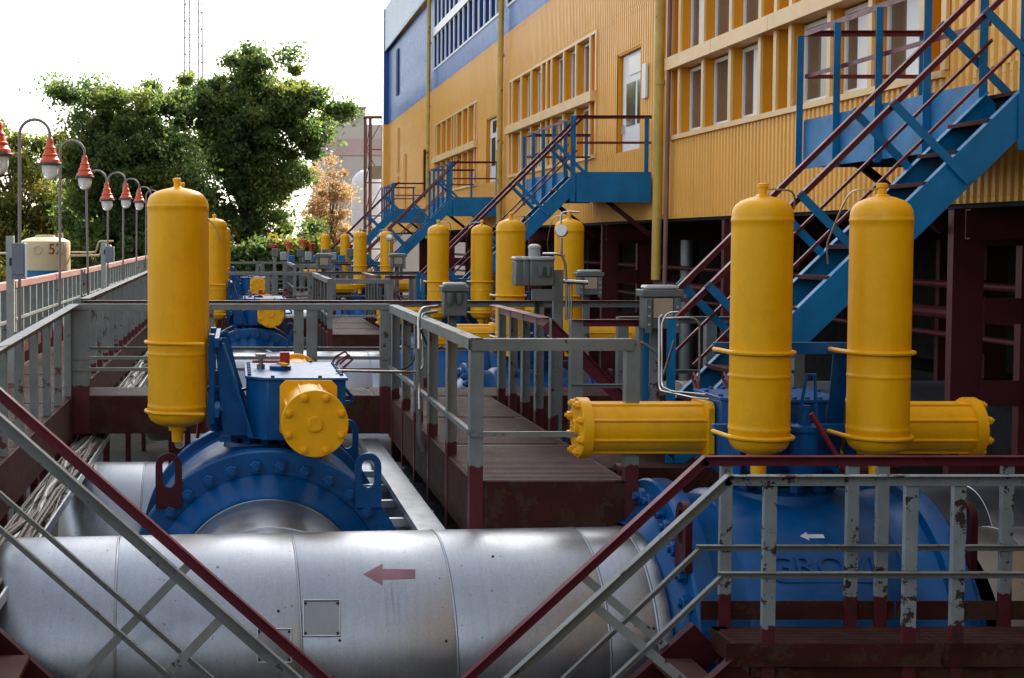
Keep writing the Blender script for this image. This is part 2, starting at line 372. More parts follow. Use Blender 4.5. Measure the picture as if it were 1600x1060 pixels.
def bank(y0):     # window bank starting at y0, 9.7 long
    ws = [.5, 1.3, 1.2, 1.3, .55, .6, 1.25, 1.3, 1.25, .45]; e = [0]
    for w in ws: e.append(e[-1] + w)
    b_ = MB().box((XW - .05, y0 - .02, 5.99), (XW + .55, y0 + 9.72, 6.07)); b_.build('sill', 'trim', bld)
    MB().box((XW + .22, y0 - .02, 6.07), (XW + .5, y0 + 9.72, 8.68)).build('reveal_wall', 'fin', bld)
    for (a, c) in yy(y0 - .02, y0 + 9.72, 2.4):
        MB().box((XW - .14, a, 7.22), (XW + .55, c - .012, 7.44)).build('transom', 'trim', bld)
    MB().box((XW - .02, y0 - .02, 8.68), (XW + .55, y0 + 9.72, 8.74)).build('window_head', 'trim', bld)
    for i, q in enumerate(e):
        a = y0 + q
        for (z0, z1) in ((6.07, 7.22), (7.44, 8.68)):
            MB().box((XW + .012, a - .05, z0), (XW + .218, a + .05, z1)).build('window_fin', 'fin', bld)
            MB().box((XW - .03, a - .055, z0), (XW + .01, a + .055, z1)).build('fin_edge', 'trim', bld)  # paler strip: light on the fin's outer face put into the colour
    for i, w in enumerate(ws):
        a = y0 + e[i]
        if w > 1:
            for (z0, z1) in ((6.09, 7.19), (7.47, 8.65)): window(a + .08, a + w - .06, z0, z1)
        elif i in (4, 5):
            for (z0, z1) in ((6.09, 7.19), (7.47, 8.65)): window(a + .08, a + w - .07, z0, z1, t=.05)
for k in range(4):
    m0 = 11 + 15 * k; last = k == 3
    m1 = m0 + (15 if not last else 17)
    for (a, c) in yy(m0, m1): panel(a, c, 4.6, 5.99 if not last else 6.0)
    if not last:
        bank(m0 + 4.5)
        d0, d1 = m0 + 1.2, m0 + 2.87
        panel(m0, d0, 5.99, 8.74); panel(d0, d1, 7.98, 8.74)
        for (a, c) in yy(d1, m0 + 4.48, .8): panel(a, c, 5.99, 8.74)
        panel(m0 + 14.22, m1, 5.99, 8.74)
        # door with side jambs
        b_ = MB(); b_.box((XW + .20, d0, 5.45), (XW + .5, d1, 7.93)); b_.box((XW + .02, d0, 5.45), (XW + .5, d0 + .04, 7.98)); b_.box((XW + .02, d1 - .04, 5.45), (XW + .5, d1, 7.98)); b_.box((XW + .02, d0, 7.94), (XW + .5, d1, 7.978))
        b_.build('door_surround', 'fin', bld)
        dr = MB().box((XW + .10, d0 + .06, 5.46), (XW + .15, d1 - .10, 7.93)).build('door', 'white', bld)
        MB().box((XW + .085, d0 + .2, 6.5), (XW + .098, d0 + .5, 7.35)).build('door_pane', 'glass', dr)
        MB().box((XW + .085, d0 + .68, 6.5), (XW + .098, d1 - .4, 7.35)).build('door_pane', 'glass', dr)
        MB().box((XW + .085, d0 + .2, 7.5), (XW + .098, d1 - .58, 7.85)).build('door_pane', 'glass', dr)
        MB().box((XW + .05, d1 - .24, 6.35), (XW + .083, d1 - .20, 6.55)).build('door_handle', 'steel', dr)
        MB().box((XW - .06, d0 - .55, 6.9), (XW - .015, d0 - .3, 7.55)).build('wall_notice', 'white', bld)
    else:
        for (a, c) in yy(m0, m0 + 1.2): panel(a, c, 6.0, 8.74)
        panel(57.2, 58.87, 7.98, 8.74)
        for (a, c) in yy(58.87, 73): panel(a, c, 6.0, 8.74)
        dr = MB().box((XW + .3, 57.26, 5.46), (XW + .35, 58.8, 7.93)).build('door', 'white', bld)
        MB().box((XW + .28, 57.5, 6.5), (XW + .298, 58.5, 7.35)).build('door_pane', 'glass', dr)
        for (a, w, z0, z1) in ((67.4, .8, 6.3, 7.3), (67.4, .8, 7.5, 9.6), (64.6, .8, 5.2, 8.2)):
            MB().box((XW - .04, a, z0), (XW - .01, a + w, z1)).build('recess_panel', 'fin', bld)  # flat plates; shade of shallow recesses put into their orange
    for (a, c) in yy(m0, m1): panel(a, c, 8.74, 10.15)
for k in range(0, 4):
    m0 = 11 + 15 * k; last = k == 3; m1 = m0 + (15 if not last else 17)
    for (a, c) in yy(m0, m1): panel(a, c, 10.15, 10.9 if not last else 13.85, 'bclad', name='blue_cladding_panel')
    for (a, c) in yy(m0, m1): panel(a, c, 13.85, 16.0, 'pblue', x=XW - .22, name='parapet_panel')
    if not last:
        MB().box((XW - .02, m0 + .3, 10.88), (XW + .4, m1 - .3, 10.95)).build('blue_window_sill', 'white', bld)
        MB().box((XW - .05, m0 + .3, 12.2), (XW + .4, m1 - .3, 12.5)).build('blue_transom', 'white', bld)
        panel(m0, m0 + .3, 10.9, 13.85, 'bclad', name='blue_cladding_panel'); panel(m1 - .3, m1, 10.9, 13.85, 'bclad', name='blue_cladding_panel')
        yv = [m0 + .3 + i * (14.4 / 14) for i in range(15)]
        for j, a in enumerate(yv):
            for (z0, z1) in ((10.95, 12.2), (12.5, 13.85)):
                MB().box((XW + .02, a - .04, z0), (XW + .2, a + .04, z1)).build('blue_window_fin', 'dblue', bld)
                MB().box((XW - .03, a - .045, z0), (XW + .018, a + .045, z1)).build('white_mullion', 'white', bld)
        for (z0, z1) in ((10.95, 12.2), (12.5, 13.85)):
            for a, c in zip(yv[:-1], yv[1:]): window(a + .045, c - .045, z0, z1, x=XW + .12, fr='dblue', gl='glass_b', t=.04)
MB().box((XW - .26, 72.2, 4.6), (XW + .03, 73.0, 10.14)).build('corner_pier', 'clad', bld)
MB().box((XW - .26, 72.2, 10.15), (XW + .03, 73.0, 16.0)).build('corner_pier', 'dblue', bld)
MB().box((XW - .06, 67.6, 11.2), (XW - .03, 68.4, 13.4)).build('dark_window', 'slot_blue', bld)
# downpipes
for i, yp in enumerate((25.42, 40.75, 56.1)):
    b_ = MB().cyl((XW - .18, yp, 3.5 if i == 0 else 4.3), (XW - .14, yp, 16), (.085, .08, .075)[i], 14)
    dp = b_.build('downpipe', 'yellow_old', bld)
    for z in (4.6, 7.0, 9.5, 12): MB().cyl((XW - .17 + (z - 3.55) * .003, yp, z), (XW - .17 + (z - 3.55) * .003, yp, z + .07), .10, 14).build('pipe_collar', 'yellow_old', dp)
MB().cyl((XW - .12, 25.1, 3.0), (XW - .05, 25.1, 16), .04, 10).build('downpipe', 'riser_brown', bld, label='thin brown riser pipe')
# columns below
def column(x, y):
    b_ = MB().chan((x, y, .02), (x, y, 4.54), .34, .12, .02, 1, up=(1, 0, 0)); c = b_.build('column', 'column', bld)
    MB().chan((x + .75, y, .02), (x + .75, y, 4.54), .34, .12, .02, 1, up=(1, 0, 0)).build('column_chord', 'column', c)
    for z in (.6, 1.5, 2.4, 3.3, 4.15): MB().box((x + .17, y - .02, z), (x + .58, y + .02, z + .28)).build('batten_plate', 'column', c)
    MB().poly([(x - .17, y - .01, 4.5), (x - .65, y - .01, 4.5), (x - .17, y - .01, 3.9)], (0, .02, 0)).build('gusset', 'column', c) if x < 7.9 else None
for y in (15.3, 22.5, 30, 37.5, 45, 52.5, 60): column(7.95, y); column(11.4, y)
for y in (15.3, 22.5, 30, 37.5, 45, 52.5, 60): MB().chan((7.8, y - .2, 4.38), (15, y - .2, 4.38), .32, .1, .015).build('floor_beam', 'column', bld)
for z, r in ((3.6, .05), (3.2, .09), (2.9, .04)): MB().cyl((9.9, 6, z), (9.9, 72, z), r, 10).build('service_pipe', 'column', bld)
for (x, y) in ((10.3, 18.2), (9.9, 27), (10.6, 33)):
    MB().cyl((x, y, .02), (x, y, 4.5), .2, 16).build('insulated_riser', 'alu2', bld)
MB().box((9.2, 13.4, 3.35), (9.9, 13.7, 3.55)).build('light_fitting', 'box_lid', bld)
# low storage bits beneath
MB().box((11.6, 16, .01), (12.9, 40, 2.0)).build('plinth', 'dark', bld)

# ------------------------------------------------------------------ blue access stairs
def access_stair():
    y0 = 11.2; t = thing('access_stair', (6.3, y0, 2.57), 'large blue steel stair with maroon handrails at right edge, climbing to the nearest landing', 'stair', 'blue stairs up to the hall doors')
    ZD, XO, XI, W, LEN = 5.42, 6.3, 7.68, .65, 4.5
    zb = lambda x: x - XO + ZD
    x1 = XO - (ZD - 2.6)
    for i, yq in enumerate((y0, y0 + W)):
        MB().chan((x1 - .02, yq, zb(x1) - .12), (XO + .05, yq, ZD - .07), .26, .07, .01, 1 if i else -1).build('stringer', 'stair_blue', t, bev=.002)
        MB().ang((x1 + .0, yq, zb(x1) + 1.0), (XO + .15, yq, ZD + 1.15), .055, .055, .006, 1, -1).build('handrail', 'rail_maroon', t, bev=.002)
        MB().ang((x1 + .15, yq, zb(x1) + .62), (XO, yq, ZD + .47), .03, .03, .005, 1, -1).build('mid_rail', 'rail_maroon', t)
        for k in range(4):
            q = XO - .38 - k * .72; L_ = .60
            MB().bar((q - .03, yq + (.03 if i else -.03), zb(q) + .98), (q + L_, yq + (.03 if i else -.03), zb(q) + .98 - L_ - .03), .012, .065).build('baluster', 'stair_blue', t)
        MB().ang((x1 + .02, yq, 2.0), (x1 + .02, yq, zb(x1) + 1.0), .07, .07, .007).build('newel_post', 'stair_blue', t)
    for k in range(11):
        q = XO - .22 - k * .25; z = zb(q) - .03
        tr = MB().box((q - .13, y0 + .012, z - .035), (q + .13, y0 + W - .012, z)); tr.build('tread', 'tread', t, bev=.003)
    # platform
    MB().box((XO + .02, y0 + .02, ZD - .03), (XI, y0 + LEN, ZD)).build('platform_deck', 'tread', t)
    MB().box((XO, y0 - .02, ZD - .5), (XI, y0, ZD + .06)).build('fascia', 'stair_blue', t)
    for (a, c) in yy(y0 + W + .05, y0 + LEN, 1.0):
        MB().box((XO - .012, a, ZD - .42), (XO + .008, c - .01, ZD - .15)).build('side_plate', 'fascia_blue', t)
        MB().box((XO - .006, a, ZD - .148), (XO + .010, c - .01, ZD + .12)).build('side_plate', 'fascia_blue', t)
    MB().box((XO, y0 + LEN, ZD - .4), (XI, y0 + LEN + .02, ZD + .1)).build('fascia', 'stair_blue', t)
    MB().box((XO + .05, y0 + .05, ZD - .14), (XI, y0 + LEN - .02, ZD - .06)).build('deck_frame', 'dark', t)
    nposts = 5
    for k in range(nposts):
        q = y0 + W + (LEN - W) * k / (nposts - 1)
        MB().ang((XO - .02, q, ZD - .45), (XO - .02, q, ZD + 1.05), .07, .07, .007).build('platform_post', 'stair_blue', t)
    MB().ang((XO - .02, y0 - .02, ZD - .5), (XO - .02, y0 - .02, ZD + 1.1), .10, .10, .008).build('platform_post', 'stair_blue', t, bev=.003)
    MB().ang((XI - .05, y0 - .02, ZD - .0), (XI - .05, y0 - .02, ZD + 1.08), .08, .08, .008).build('platform_post', 'stair_blue', t)
    MB().ang((XO - .02, y0 + W, ZD + 1.1), (XO - .02, y0 + LEN, ZD + 1.1), .07, .06, .007, 1, -1).build('platform_rail', 'rail_maroon', t)
    MB().bar((XO, y0 + W, ZD + .6), (XO, y0 + LEN, ZD + .6), .01, .045).build('platform_mid_rail', 'rail_maroon', t)
    for q in (y0 - .01, y0 + LEN):
        MB().ang((XO - .02, q, ZD + 1.1), (XI, q, ZD + 1.1), .07, .06, .007, 1, -1).build('platform_rail', 'rail_maroon', t)
        MB().bar((XO, q, ZD + .6), (XI, q, ZD + .6), .01, .045).build('platform_mid_rail', 'rail_maroon', t)
    MB().ang((XI - .05, y0 + LEN, ZD), (XI - .05, y0 + LEN, ZD + 1.1), .07, .07, .007).build('platform_post', 'stair_blue', t)
    for q in (y0 + .3, y0 + LEN - .2):
        MB().bar((XO + .5, q, ZD - .35), (XW - .02 + .02, q, ZD - 1.1), .08, .08).build('support_brace', 'maroon', t)
    return t
st = access_stair()
repeat(st, (15, 30, 45), ['second blue stair from the camera, landing at the door beside the yellow downpipe',
                          'third blue stair from the camera, rising behind the mid-distance yellow tanks',
                          'small farthest blue stair and landing at the end of the hall'])

# ------------------------------------------------------------------ railings and walkways
def railing(name, pts, zd, label, group, step=.95, h=.97, top='rail_maroon', post='grey', mids=(.47,), cap=.07, pw=.075, drop=.4, inward=1, toe=False, posts=None, fb=False, nobottom=False):
    """pts: polyline (x, y[, dz]) at deck height zd"""
    pp = [Vector((p[0], p[1], zd + (p[2] if len(p) > 2 else 0))) for p in pts]
    t = thing(name, pp[0], label, 'railing', group)
    for i in range(len(pp) - 1):
        a, c = pp[i], pp[i + 1]; d = (c - a); L_ = d.length; dn = d.normalized(); side = Vector((dn.y, -dn.x, 0)) * inward
        up = Vector((0, 0, 1))
        MB().ang(a + up * h, c + up * h, cap, cap * .9, .007, inward, -1).build('handrail', top, t, bev=.002)
        if fb: MB().ang(a + up * (h - .002) + side * .012, c + up * (h - .002) + side * .012, .05, .075, .006, -inward, -1).build('under_rail', 'grey_rail', t)
        for mz in mids: MB().ang(a + up * mz, c + up * mz, .035, .035, .005, inward, -1).build('mid_rail', 'grey_rail', t)
        qs = posts[i] if posts else [k / max(1, round(L_ / step)) for k in range(max(1, round(L_ / step)) + (1 if i == len(pp) - 2 else 0))]
        for q in qs:
            p = a + d * q + side * .012
            MB().ang(p - up * drop, p + up * (h - .008), pw, pw, .007, 1, 1, up=dn).build('post', post, t)
        if toe: MB().bar(a + up * .07 + side * .03, c + up * .07 + side * .03, .006, .14).build('toe_board', 'maroon', t)
    return t
def walkway(name, x0, x1, y0, y1, z, label, group, legs=True, panels=1.2, depth=.40, mat='rusty', along='x', rp=.055):
    t = thing(name, (x0, y0, z), label, 'walkway', group)
    # four channel edge beams butted
    MB().chan((x0, y0, z - depth / 2), (x1, y0, z - depth / 2), depth, .09, .012, -1).build('edge_beam', mat, t, bev=.003)
    MB().chan((x1, y1, z - depth / 2), (x0, y1, z - depth / 2), depth, .09, .012, -1).build('edge_beam', mat, t)
    MB().chan((x0 - .002, y1, z - depth / 2), (x0 - .002, y0, z - depth / 2), depth, .09, .012, -1).build('edge_beam', mat, t)
    MB().chan((x1 + .002, y0, z - depth / 2), (x1 + .002, y1, z - depth / 2), depth, .09, .012, -1).build('edge_beam', mat, t)
    lx, ly = x1 - x0, y1 - y0
    cells = [((a, y0 + .015), (c - .008, y1 - .015)) for a, c in yy(x0 + .015, x1 - .015, panels)] if along == 'x' else [((x0 + .015, a), (x1 - .015, c - .008)) for a, c in yy(y0 + .015, y1 - .015, panels)]
    for (a, c) in cells:
        b_ = MB(); b_.box((a[0], a[1], z - .012), (c[0], c[1], z - .004 - random.random() * .004))
        # raised ribs on the tread plate
        nr = int((c[1] - a[1] - .03) / rp)
        for k in range(nr):
            yq = a[1] + .02 + k * rp; b_.box((a[0] + .01, yq, z - .008), (c[0] - .01, yq + rp * .45, z + .004))
        b_.build('deck_plate', 'deck', t)
    if legs:
        for (a, c) in ((x0 + .1, y0 + .15), (x1 - .1, y0 + .15), (x0 + .1, y1 - .15), (x1 - .1, y1 - .15)):
            MB().chan((a, c, .01), (a, c, z - .02), .16, .08, .012, 1, up=(0, 1, 0)).build('leg', 'maroon', t)
    return t
UP = 2.57
KL = ['nearest', 'second', 'third', 'fourth']
# left long walkway
walkway('walkway', -2.85, -1.72, 3.5, 70, UP, 'long raised maroon walkway along the left side under the lamp poles', None, legs=False, panels=1.5, along='y')
lw = thing('walkway_supports', (-2.3, 3, 0), 'row of maroon steel legs carrying the long left walkway', 'supports')
for k in range(17):
    for x in (-2.75, -1.82): MB().chan((x, 4 + k * 4, .01), (x, 4 + k * 4, UP - .42), .16, .08, .012, 1, up=(0, 1, 0)).build('leg', 'maroon', lw)
railing('railing', [(-2.82, 12.5), (-2.82, 25.4)], UP + .15, 'pink-topped outer railing of the left walkway, near stretch beside the open-air vessel', 'outer railing stretches of the left walkway', step=.62, top='pink_rail', inward=-1, cap=.10, mids=(.5,), toe=True, pw=.09)
railing('railing', [(-2.82, 25.8, -.06), (-2.82, 45)], UP + .20, 'pink-topped outer railing of the left walkway, middle stretch passing the third lamp pole', 'outer railing stretches of the left walkway', step=.7, top='pink_rail', inward=-1, cap=.10, mids=(.5,), toe=True, pw=.09)
railing('railing', [(-2.82, 45.4, .02), (-2.82, 68)], UP + .17, 'far end of the pink-topped outer railing, nearest the trees', 'outer railing stretches of the left walkway', step=1.2, top='pink_rail', inward=-1, cap=.10, mids=(.5,), pw=.09)
railing('railing', [(-1.75, 8.1, -.14), (-1.75, 14.7, 0)], UP, 'grey inner railing of the left walkway, near stretch with wide flat posts', 'inner railing stretches of the left walkway', step=.82, top='grey_rail', cap=.10, pw=.068, mids=(), post='grey', drop=.55)
railing('railing', [(-1.75, 15.7, .02), (-1.75, 29.6, .10)], UP, 'grey inner railing of the left walkway behind the tall left tank', 'inner railing stretches of the left walkway', step=.82, top='grey_rail', cap=.10, pw=.068, mids=(), drop=.55)
railing('railing', [(-1.75, 30.8, .10), (-1.75, 60, .10)], UP, 'far stretch of the grey inner railing running towards the trees', 'inner railing stretches of the left walkway', step=1.2, top='grey_rail', cap=.10, pw=.068, mids=(), drop=.55)
# cross walkways, spur platforms (modules of 15 m)
cw = walkway('cross_walkway', -1.70, 4.6, 14.78, 15.65, UP, 'nearest maroon cross walkway behind the left blue valve', 'cross walkways between the valves', panels=1.05)
repeat(cw, (15, 30), ['middle maroon cross walkway, behind the second blue valve', 'farthest maroon cross walkway before the trees'])
r1 = railing('railing', [(-1.75, 14.75), (1.61, 14.75)], UP, 'nearest front grey rail of a cross walkway, right behind the left blue valve', 'cross walkway railings', step=.83, post='grey', top='grey_rail', mids=(.30, .42), pw=.10, inward=-1, posts=[[0, .03, .42, .70, .74, .97, 1.0]])
r2 = railing('railing', [(-1.72, 15.68), (4.6, 15.68)], UP, 'nearest rear maroon-topped rail of a cross walkway, passing behind the tall left tank', 'cross walkway railings', step=1.2, cap=.085, mids=(.45,), pw=.09, fb=True)
repeat(r1, (15, 30), ['front grey rail of the middle cross walkway, behind the second blue valve', 'front grey rail of the farthest cross walkway'])
repeat(r2, (15, 30), ['rear maroon-topped rail of the middle cross walkway', 'rear maroon-topped rail of the farthest cross walkway'])
sp = walkway('spur_platform', 1.60, 2.66, 9.5, 14.74, UP, 'rusty maroon platform running from the cross walkway towards the big silver pipe, nearest of three', 'spur platforms', panels=1.7, along='y', depth=.42)
repeat(sp, (15, 30), ['second rusty spur platform, seen through the railings in the middle distance', 'third and farthest rusty spur platform'])
r3 = railing('railing', [(1.58, 14.6), (1.58, 9.48), (2.68, 9.48)], UP, 'rust-speckled grey railing round the left and front of the nearest spur platform', 'spur platform railings', step=.93, top='grey_rail', mids=(.34,), pw=.09, drop=.55, cap=.09, inward=-1, posts=[[.02, .2, .38, .56, .76], [0.0, .96]])
r4 = railing('railing', [(2.72, 14.6), (2.72, 12.2)], UP, 'short leaning grey railing with faded maroon top right of the nearest spur platform', 'short spur railings', step=.6, top='pink_rail', mids=(), pw=.09, cap=.1)
for k, y in ((1, 15), (2, 30)):
    c = copy_tree(r3, (0, y, 0)); c['label'] = ['', 'grey railing round the second spur platform in the middle distance', 'grey railing round the farthest spur platform'][k]
    c = copy_tree(r4, (0, y, 0)); c['label'] = ['', 'short faded-maroon-topped railing right of the second spur platform', 'short faded-maroon-topped railing right of the farthest spur platform'][k]
# landing at foot of the blue stair
lp = walkway('landing_platform', 2.76, 5.2, 11.0, 12.4, UP - .15, 'maroon landing at the foot of the nearest blue stair', 'stair landings', panels=1.2)
repeat(lp, (15, 30), ['maroon landing at the foot of the second blue stair', 'maroon landing at the foot of the third blue stair'])
r5 = railing('railing', [(2.83, 11.9), (3.4, 11.9)], UP, 'short maroon-topped rail left of the foot of the nearest blue stair', 'stair landing rails', step=.55, mids=(.42,), pw=.1)
repeat(r5, (15, 30), ['short maroon-topped rail beside the foot of the second blue stair', 'short maroon-topped rail beside the foot of the third blue stair'])
r6 = railing('railing', [(3.35, 12.35), (4.9, 12.35)], UP, 'grey rail at the back of the nearest stair landing behind the left yellow cylinder', 'stair landing back rails', step=.75, top='grey_rail', mids=(.5,), pw=.09)
repeat(r6, (15, 30), ['grey rail at the back of the second stair landing', 'grey rail at the back of the third stair landing'])
sd_ = thing('diagonal_rail', P(861, 498, 12.2), 'single maroon handrail slanting down to the right behind the spur platform', 'handrail', 'slanting maroon handrails')
a, c = P(861, 498, 12.2), P(1010, 650, 12.2)
MB().ang(a, c, .06, .11, .008, 1, -1).build('handrail', 'rail_maroon', sd_)
MB().bar(c, c - Vector((0, 0, 1)), .05, .05).build('post', 'maroon', sd_)
repeat(sd_, (15,), ['second single slanting maroon handrail, small in the middle distance'])

# ------------------------------------------------------------------ foreground platform and stairs
LOW = 2.02
YB, YF = 8.02, 7.36
plat = walkway('platform', 2.72, 7.2, YF + .03, YB - .03, LOW - .03, 'low maroon platform at the bottom right in front of the blue valve', None, panels=1.1, depth=.12, rp=.03)
def fg_rail(y, u0, label, posts, chip):
    a = P(u0, 0, y).x; x1 = 7.2
    pa = P(u0, 717 if y == YB else 746, y); z = LOW + .955; t = thing('railing', (pa.x, y, LOW), label, 'railing', 'railings of the low platform')
    x0 = pa.x
    MB().ang((x0, y, z), (x1, y, z), .06, .062, .006, 1, -1).build('handrail', 'rail_maroon' if y == YB else 'grey_chip_rail', t, bev=.002)
    MB().ang((x0 - .03, y, LOW + .44), (x1, y, LOW + .44), .04, .038, .005, 1, -1).build('mid_rail', 'grey_rail', t, bev=.0015)
    for k, u in enumerate(posts):
        x = P(u, 850, y).x
        MB().ang((x + .06, y + .012, LOW - .30), (x + .06, y + .012, z - .007), .068, .035, .007, -1, 1, up=(0, 1, 0)).build('post', chip, t, bev=.002)
    for (p, q) in yy(x0 + .02, x1, 1.2): MB().box((p, y - .004 if y == YF else y + .04, LOW + (-.07 if y == YF else -.01)), (q - .01, y + .003 if y == YF else y + .046, LOW + (.055 if y == YF else .10))).build('toe_board', 'rusty', t)
    # stair part going down to the left, 43 deg
    sl = .935; L_ = 2.4
    def q(dx, h): return Vector((x0 - dx, y, LOW + h - dx * sl))
    MB().ang(q(L_, .955), q(0.0, .955), .06, .066, .006, 1, -1).build('stair_handrail', 'rail_maroon' if y == YB else 'grey_rail', t, bev=.002)
    MB().ang(q(L_ - .2, .36), q(.02, .44), .035, .035, .005, 1, -1).build('stair_mid_rail', 'grey_rail', t)
    for dx in (.72, 1.55):
        MB().ang(q(dx, .93), q(dx - .62, .93 - .62 - .62 * sl + .1), .05, .05, .006, -1, 1).build('stair_post', 'grey_peel', t)
    return t
M['grey_chip_rail'] = M['grey_chip']
fg_rail(YB, 1097, 'rear maroon-topped railing of the low right platform, with its stair handrail falling to the left', [1110, 1308, 1355, 1550, 1760, 1980], 'grey_chip')
fg_rail(YF, 1132, 'front peeling grey railing of the low right platform, nearest to the camera', [1177, 1398, 1473, 1650, 1870], 'grey_chip')
def fg_stairs(x0, z0, sgn, label):
    t = thing('steps', (x0, YF, z0), label, 'stair', 'foreground maroon steps')
    n_ = 9
    for y in (YF + .03, YB - .05):
        MB().chan((x0, y, z0 - .10), (x0 + sgn * n_ * .215, y, z0 - .10 - n_ * .2), .24, .07, .010, 1 if (y == YF + .03) == (sgn > 0) else -1).build('stringer', 'maroon', t, bev=.002)
    for k in range(1, n_):
        q = x0 + sgn * k * .215; MB().box((q - .11, YF + .05, z0 - k * .2 - .03), (q + .11, YB - .08, z0 - k * .2)).build('tread', 'tread', t)
    return t
fg_stairs(2.70, LOW, -1, 'maroon steps falling leftwards from the low right platform')
fg_stairs(-1.72, UP - .33, 1, 'maroon steps falling from the left walkway in the bottom left corner')
# left flight handrails
for (y, u, v, top, lab) in ((YB, 0, 600, 'rail_maroon', 'maroon handrail slanting down across the big silver pipe at lower left'), (YF, 0, 640, 'grey_rail', 'grey handrail slanting down at lower left, just in front of the maroon one')):
    a = P(u, v + 4, y); a = Vector((a.x, y, a.z)); d = Vector((1, 0, -.885)) 
    t = thing('stair_railing', (a.x, y, a.z - 1), lab, 'railing', 'railings of the left foreground steps')
    p0 = a - d * .4
    MB().ang(p0, a + d * 2.6, .06, .068, .006, 1, -1).build('handrail', top, t, bev=.002)
    lo = Vector((0, 0, -.60)); MB().ang(p0 + lo, a + d * 2.6 + lo, .034, .034, .005, 1, -1).build('mid_rail', 'grey_rail', t)
    for q in (-.36, 1.12 if y == YB else 1.20, 2.3):
        p = a + d * q; MB().ang(p + Vector((0, 0, -.03)), p + Vector((-.66, 0, -.72)), .05, .05, .006, 1, 1).build('post', 'grey_peel', t, bev=.0015)

# ------------------------------------------------------------------ pipes
def jacket_pipe(p0, p1, r, seams, label, group, cap0=False, cap1=False, mat='alu', n=72):
    p0 = Vector(p0); p1 = Vector(p1); t = thing('insulated_pipe', (p0 + p1) / 2, label, 'pipe', group)
    d = (p1 - p0); L_ = d.length; dn = d.normalized(); ss = [0] + [s_ for s_ in seams if 0 < s_ < L_] + [L_]
    for a, c in zip(ss[:-1], ss[1:]):
        pr = [(a, r), (a + .02, r + .004)]
        m_ = max(1, int((c - a) / .4)); pr += [(a + .02 + (c - a - .04) * k / m_, r + .004 + random.uniform(-.002, .002)) for k in range(1, m_)]
        pr += [(c - .02, r + .004), (c, r)]
        MB().lathe(p0, dn, pr, n, caps=False).build('jacket_sheet', mat, t, ang=60)
    for a in ss[1:-1]:
        MB().lathe(p0, dn, [(a - .008, r), (a - .005, r + .007), (a + .002, r + .009), (a + .008, r + .006), (a + .010, r)], n, caps=False).build('jacket_seam', mat, t, ang=80)
    for fl, base, sg in ((cap0, p0, -1), (cap1, p1, 1)):
        if fl:
            pr = [(.30 * math.sin(k * PI / 16), r * math.cos(k * PI / 16) + .002) for k in range(8)] + [(.30, .01)]
            MB().lathe(base, dn * sg, pr, n).build('end_cap', mat, t, ang=60)
    return t
PR = .74; ZA = 1.55
X0p = -1.42
pa = Vector((X0p, 8.98, 1.535)); pb = Vector((2.62, 9.15, 1.575)); pd = (pb - pa).normalized()
def s_at(u): return P(u, 842, 9.0).x - X0p
near = jacket_pipe(pa, pb, PR, [s_at(187), s_at(458), s_at(686), s_at(912), s_at(985)], 'big shiny aluminium-clad pipe crossing the foreground, with a painted maroon arrow', 'large silver header pipes', cap0=True)
def onpipe(u, v, dr=.006):
    """surface point + normal on the near pipe seen at a pixel"""
    o = Vector((0, 0, CZ)); d = (P(u, v, 8) - o).normalized()
    w = o - pa; dd = d - pd * d.dot(pd); ww = w - pd * w.dot(pd); A = dd.dot(dd); B = 2 * dd.dot(ww); C = ww.dot(ww) - (PR + dr) ** 2
    k = (-B - math.sqrt(max(0, B * B - 4 * A * C))) / (2 * A); p = o + d * k
    return p
def pipe_patch(poly, name, mat, th=.004, dr=.006, sub=6):
    """thin curved patch following the jacket; poly in pixels, fanned & subdivided"""
    b_ = MB(); 
    for tri in poly:
        a, c, e, f = tri
        vs = []; 
        for i in range(sub + 1):
            for j in range(sub + 1):
                s_, t_ = i / sub, j / sub
                u = (1 - s_) * (1 - t_) * a[0] + s_ * (1 - t_) * c[0] + s_ * t_ * e[0] + (1 - s_) * t_ * f[0]
                v = (1 - s_) * (1 - t_) * a[1] + s_ * (1 - t_) * c[1] + s_ * t_ * e[1] + (1 - s_) * t_ * f[1]
                vs.append(onpipe(u, v, dr))
        fs = [(i * (sub + 1) + j, (i + 1) * (sub + 1) + j, (i + 1) * (sub + 1) + j + 1, i * (sub + 1) + j + 1) for i in range(sub) for j in range(sub)]
        b_.add(vs, fs)
    o = b_.build(name, mat, near, ang=60)
    return o
pipe_patch([((568, 897), (598, 881), (598, 915), (568, 897.5)), ((598, 889), (649, 890), (649, 904), (598, 906))], 'flow_arrow', 'arrow')
pipe_patch([((588, 914), (645, 908), (641, 968), (592, 982))], 'drip_stain', 'stain', dr=.0052)
for (u0, v0, u1, v1) in ((474, 938, 531, 994), (402, 983, 455, 1035)):
    pipe_patch([((u0, v0), (u1, v0 + 1), (u1 - 1, v1), (u0, v1 - 1))], 'hatch_plate', 'alu2', dr=.009)
    fr = MB().tube([onpipe(u0 + (u1 - u0) * s_, v0 + (v1 - v0) * t_, .013) for s_, t_ in ((0, 0), (.5, 0), (1, 0), (1, .33), (1, .66), (1, 1), (.5, 1), (0, 1), (0, .66), (0, .33), (0, 0.02))], .0065, 6); fr.build('hatch_bead', 'galv', near)
    for (s_, t_) in ((.06, .08), (.94, .08), (.94, .92), (.06, .92)):
        q = onpipe(u0 + (u1 - u0) * s_, v0 + (v1 - v0) * t_, .012); MB().lathe(q - Vector((0, .0, .0)), (0, -1, .3), [(-.004, .008), (.005, .008), (.008, .005)], 8).build('rivet', 'black', near)
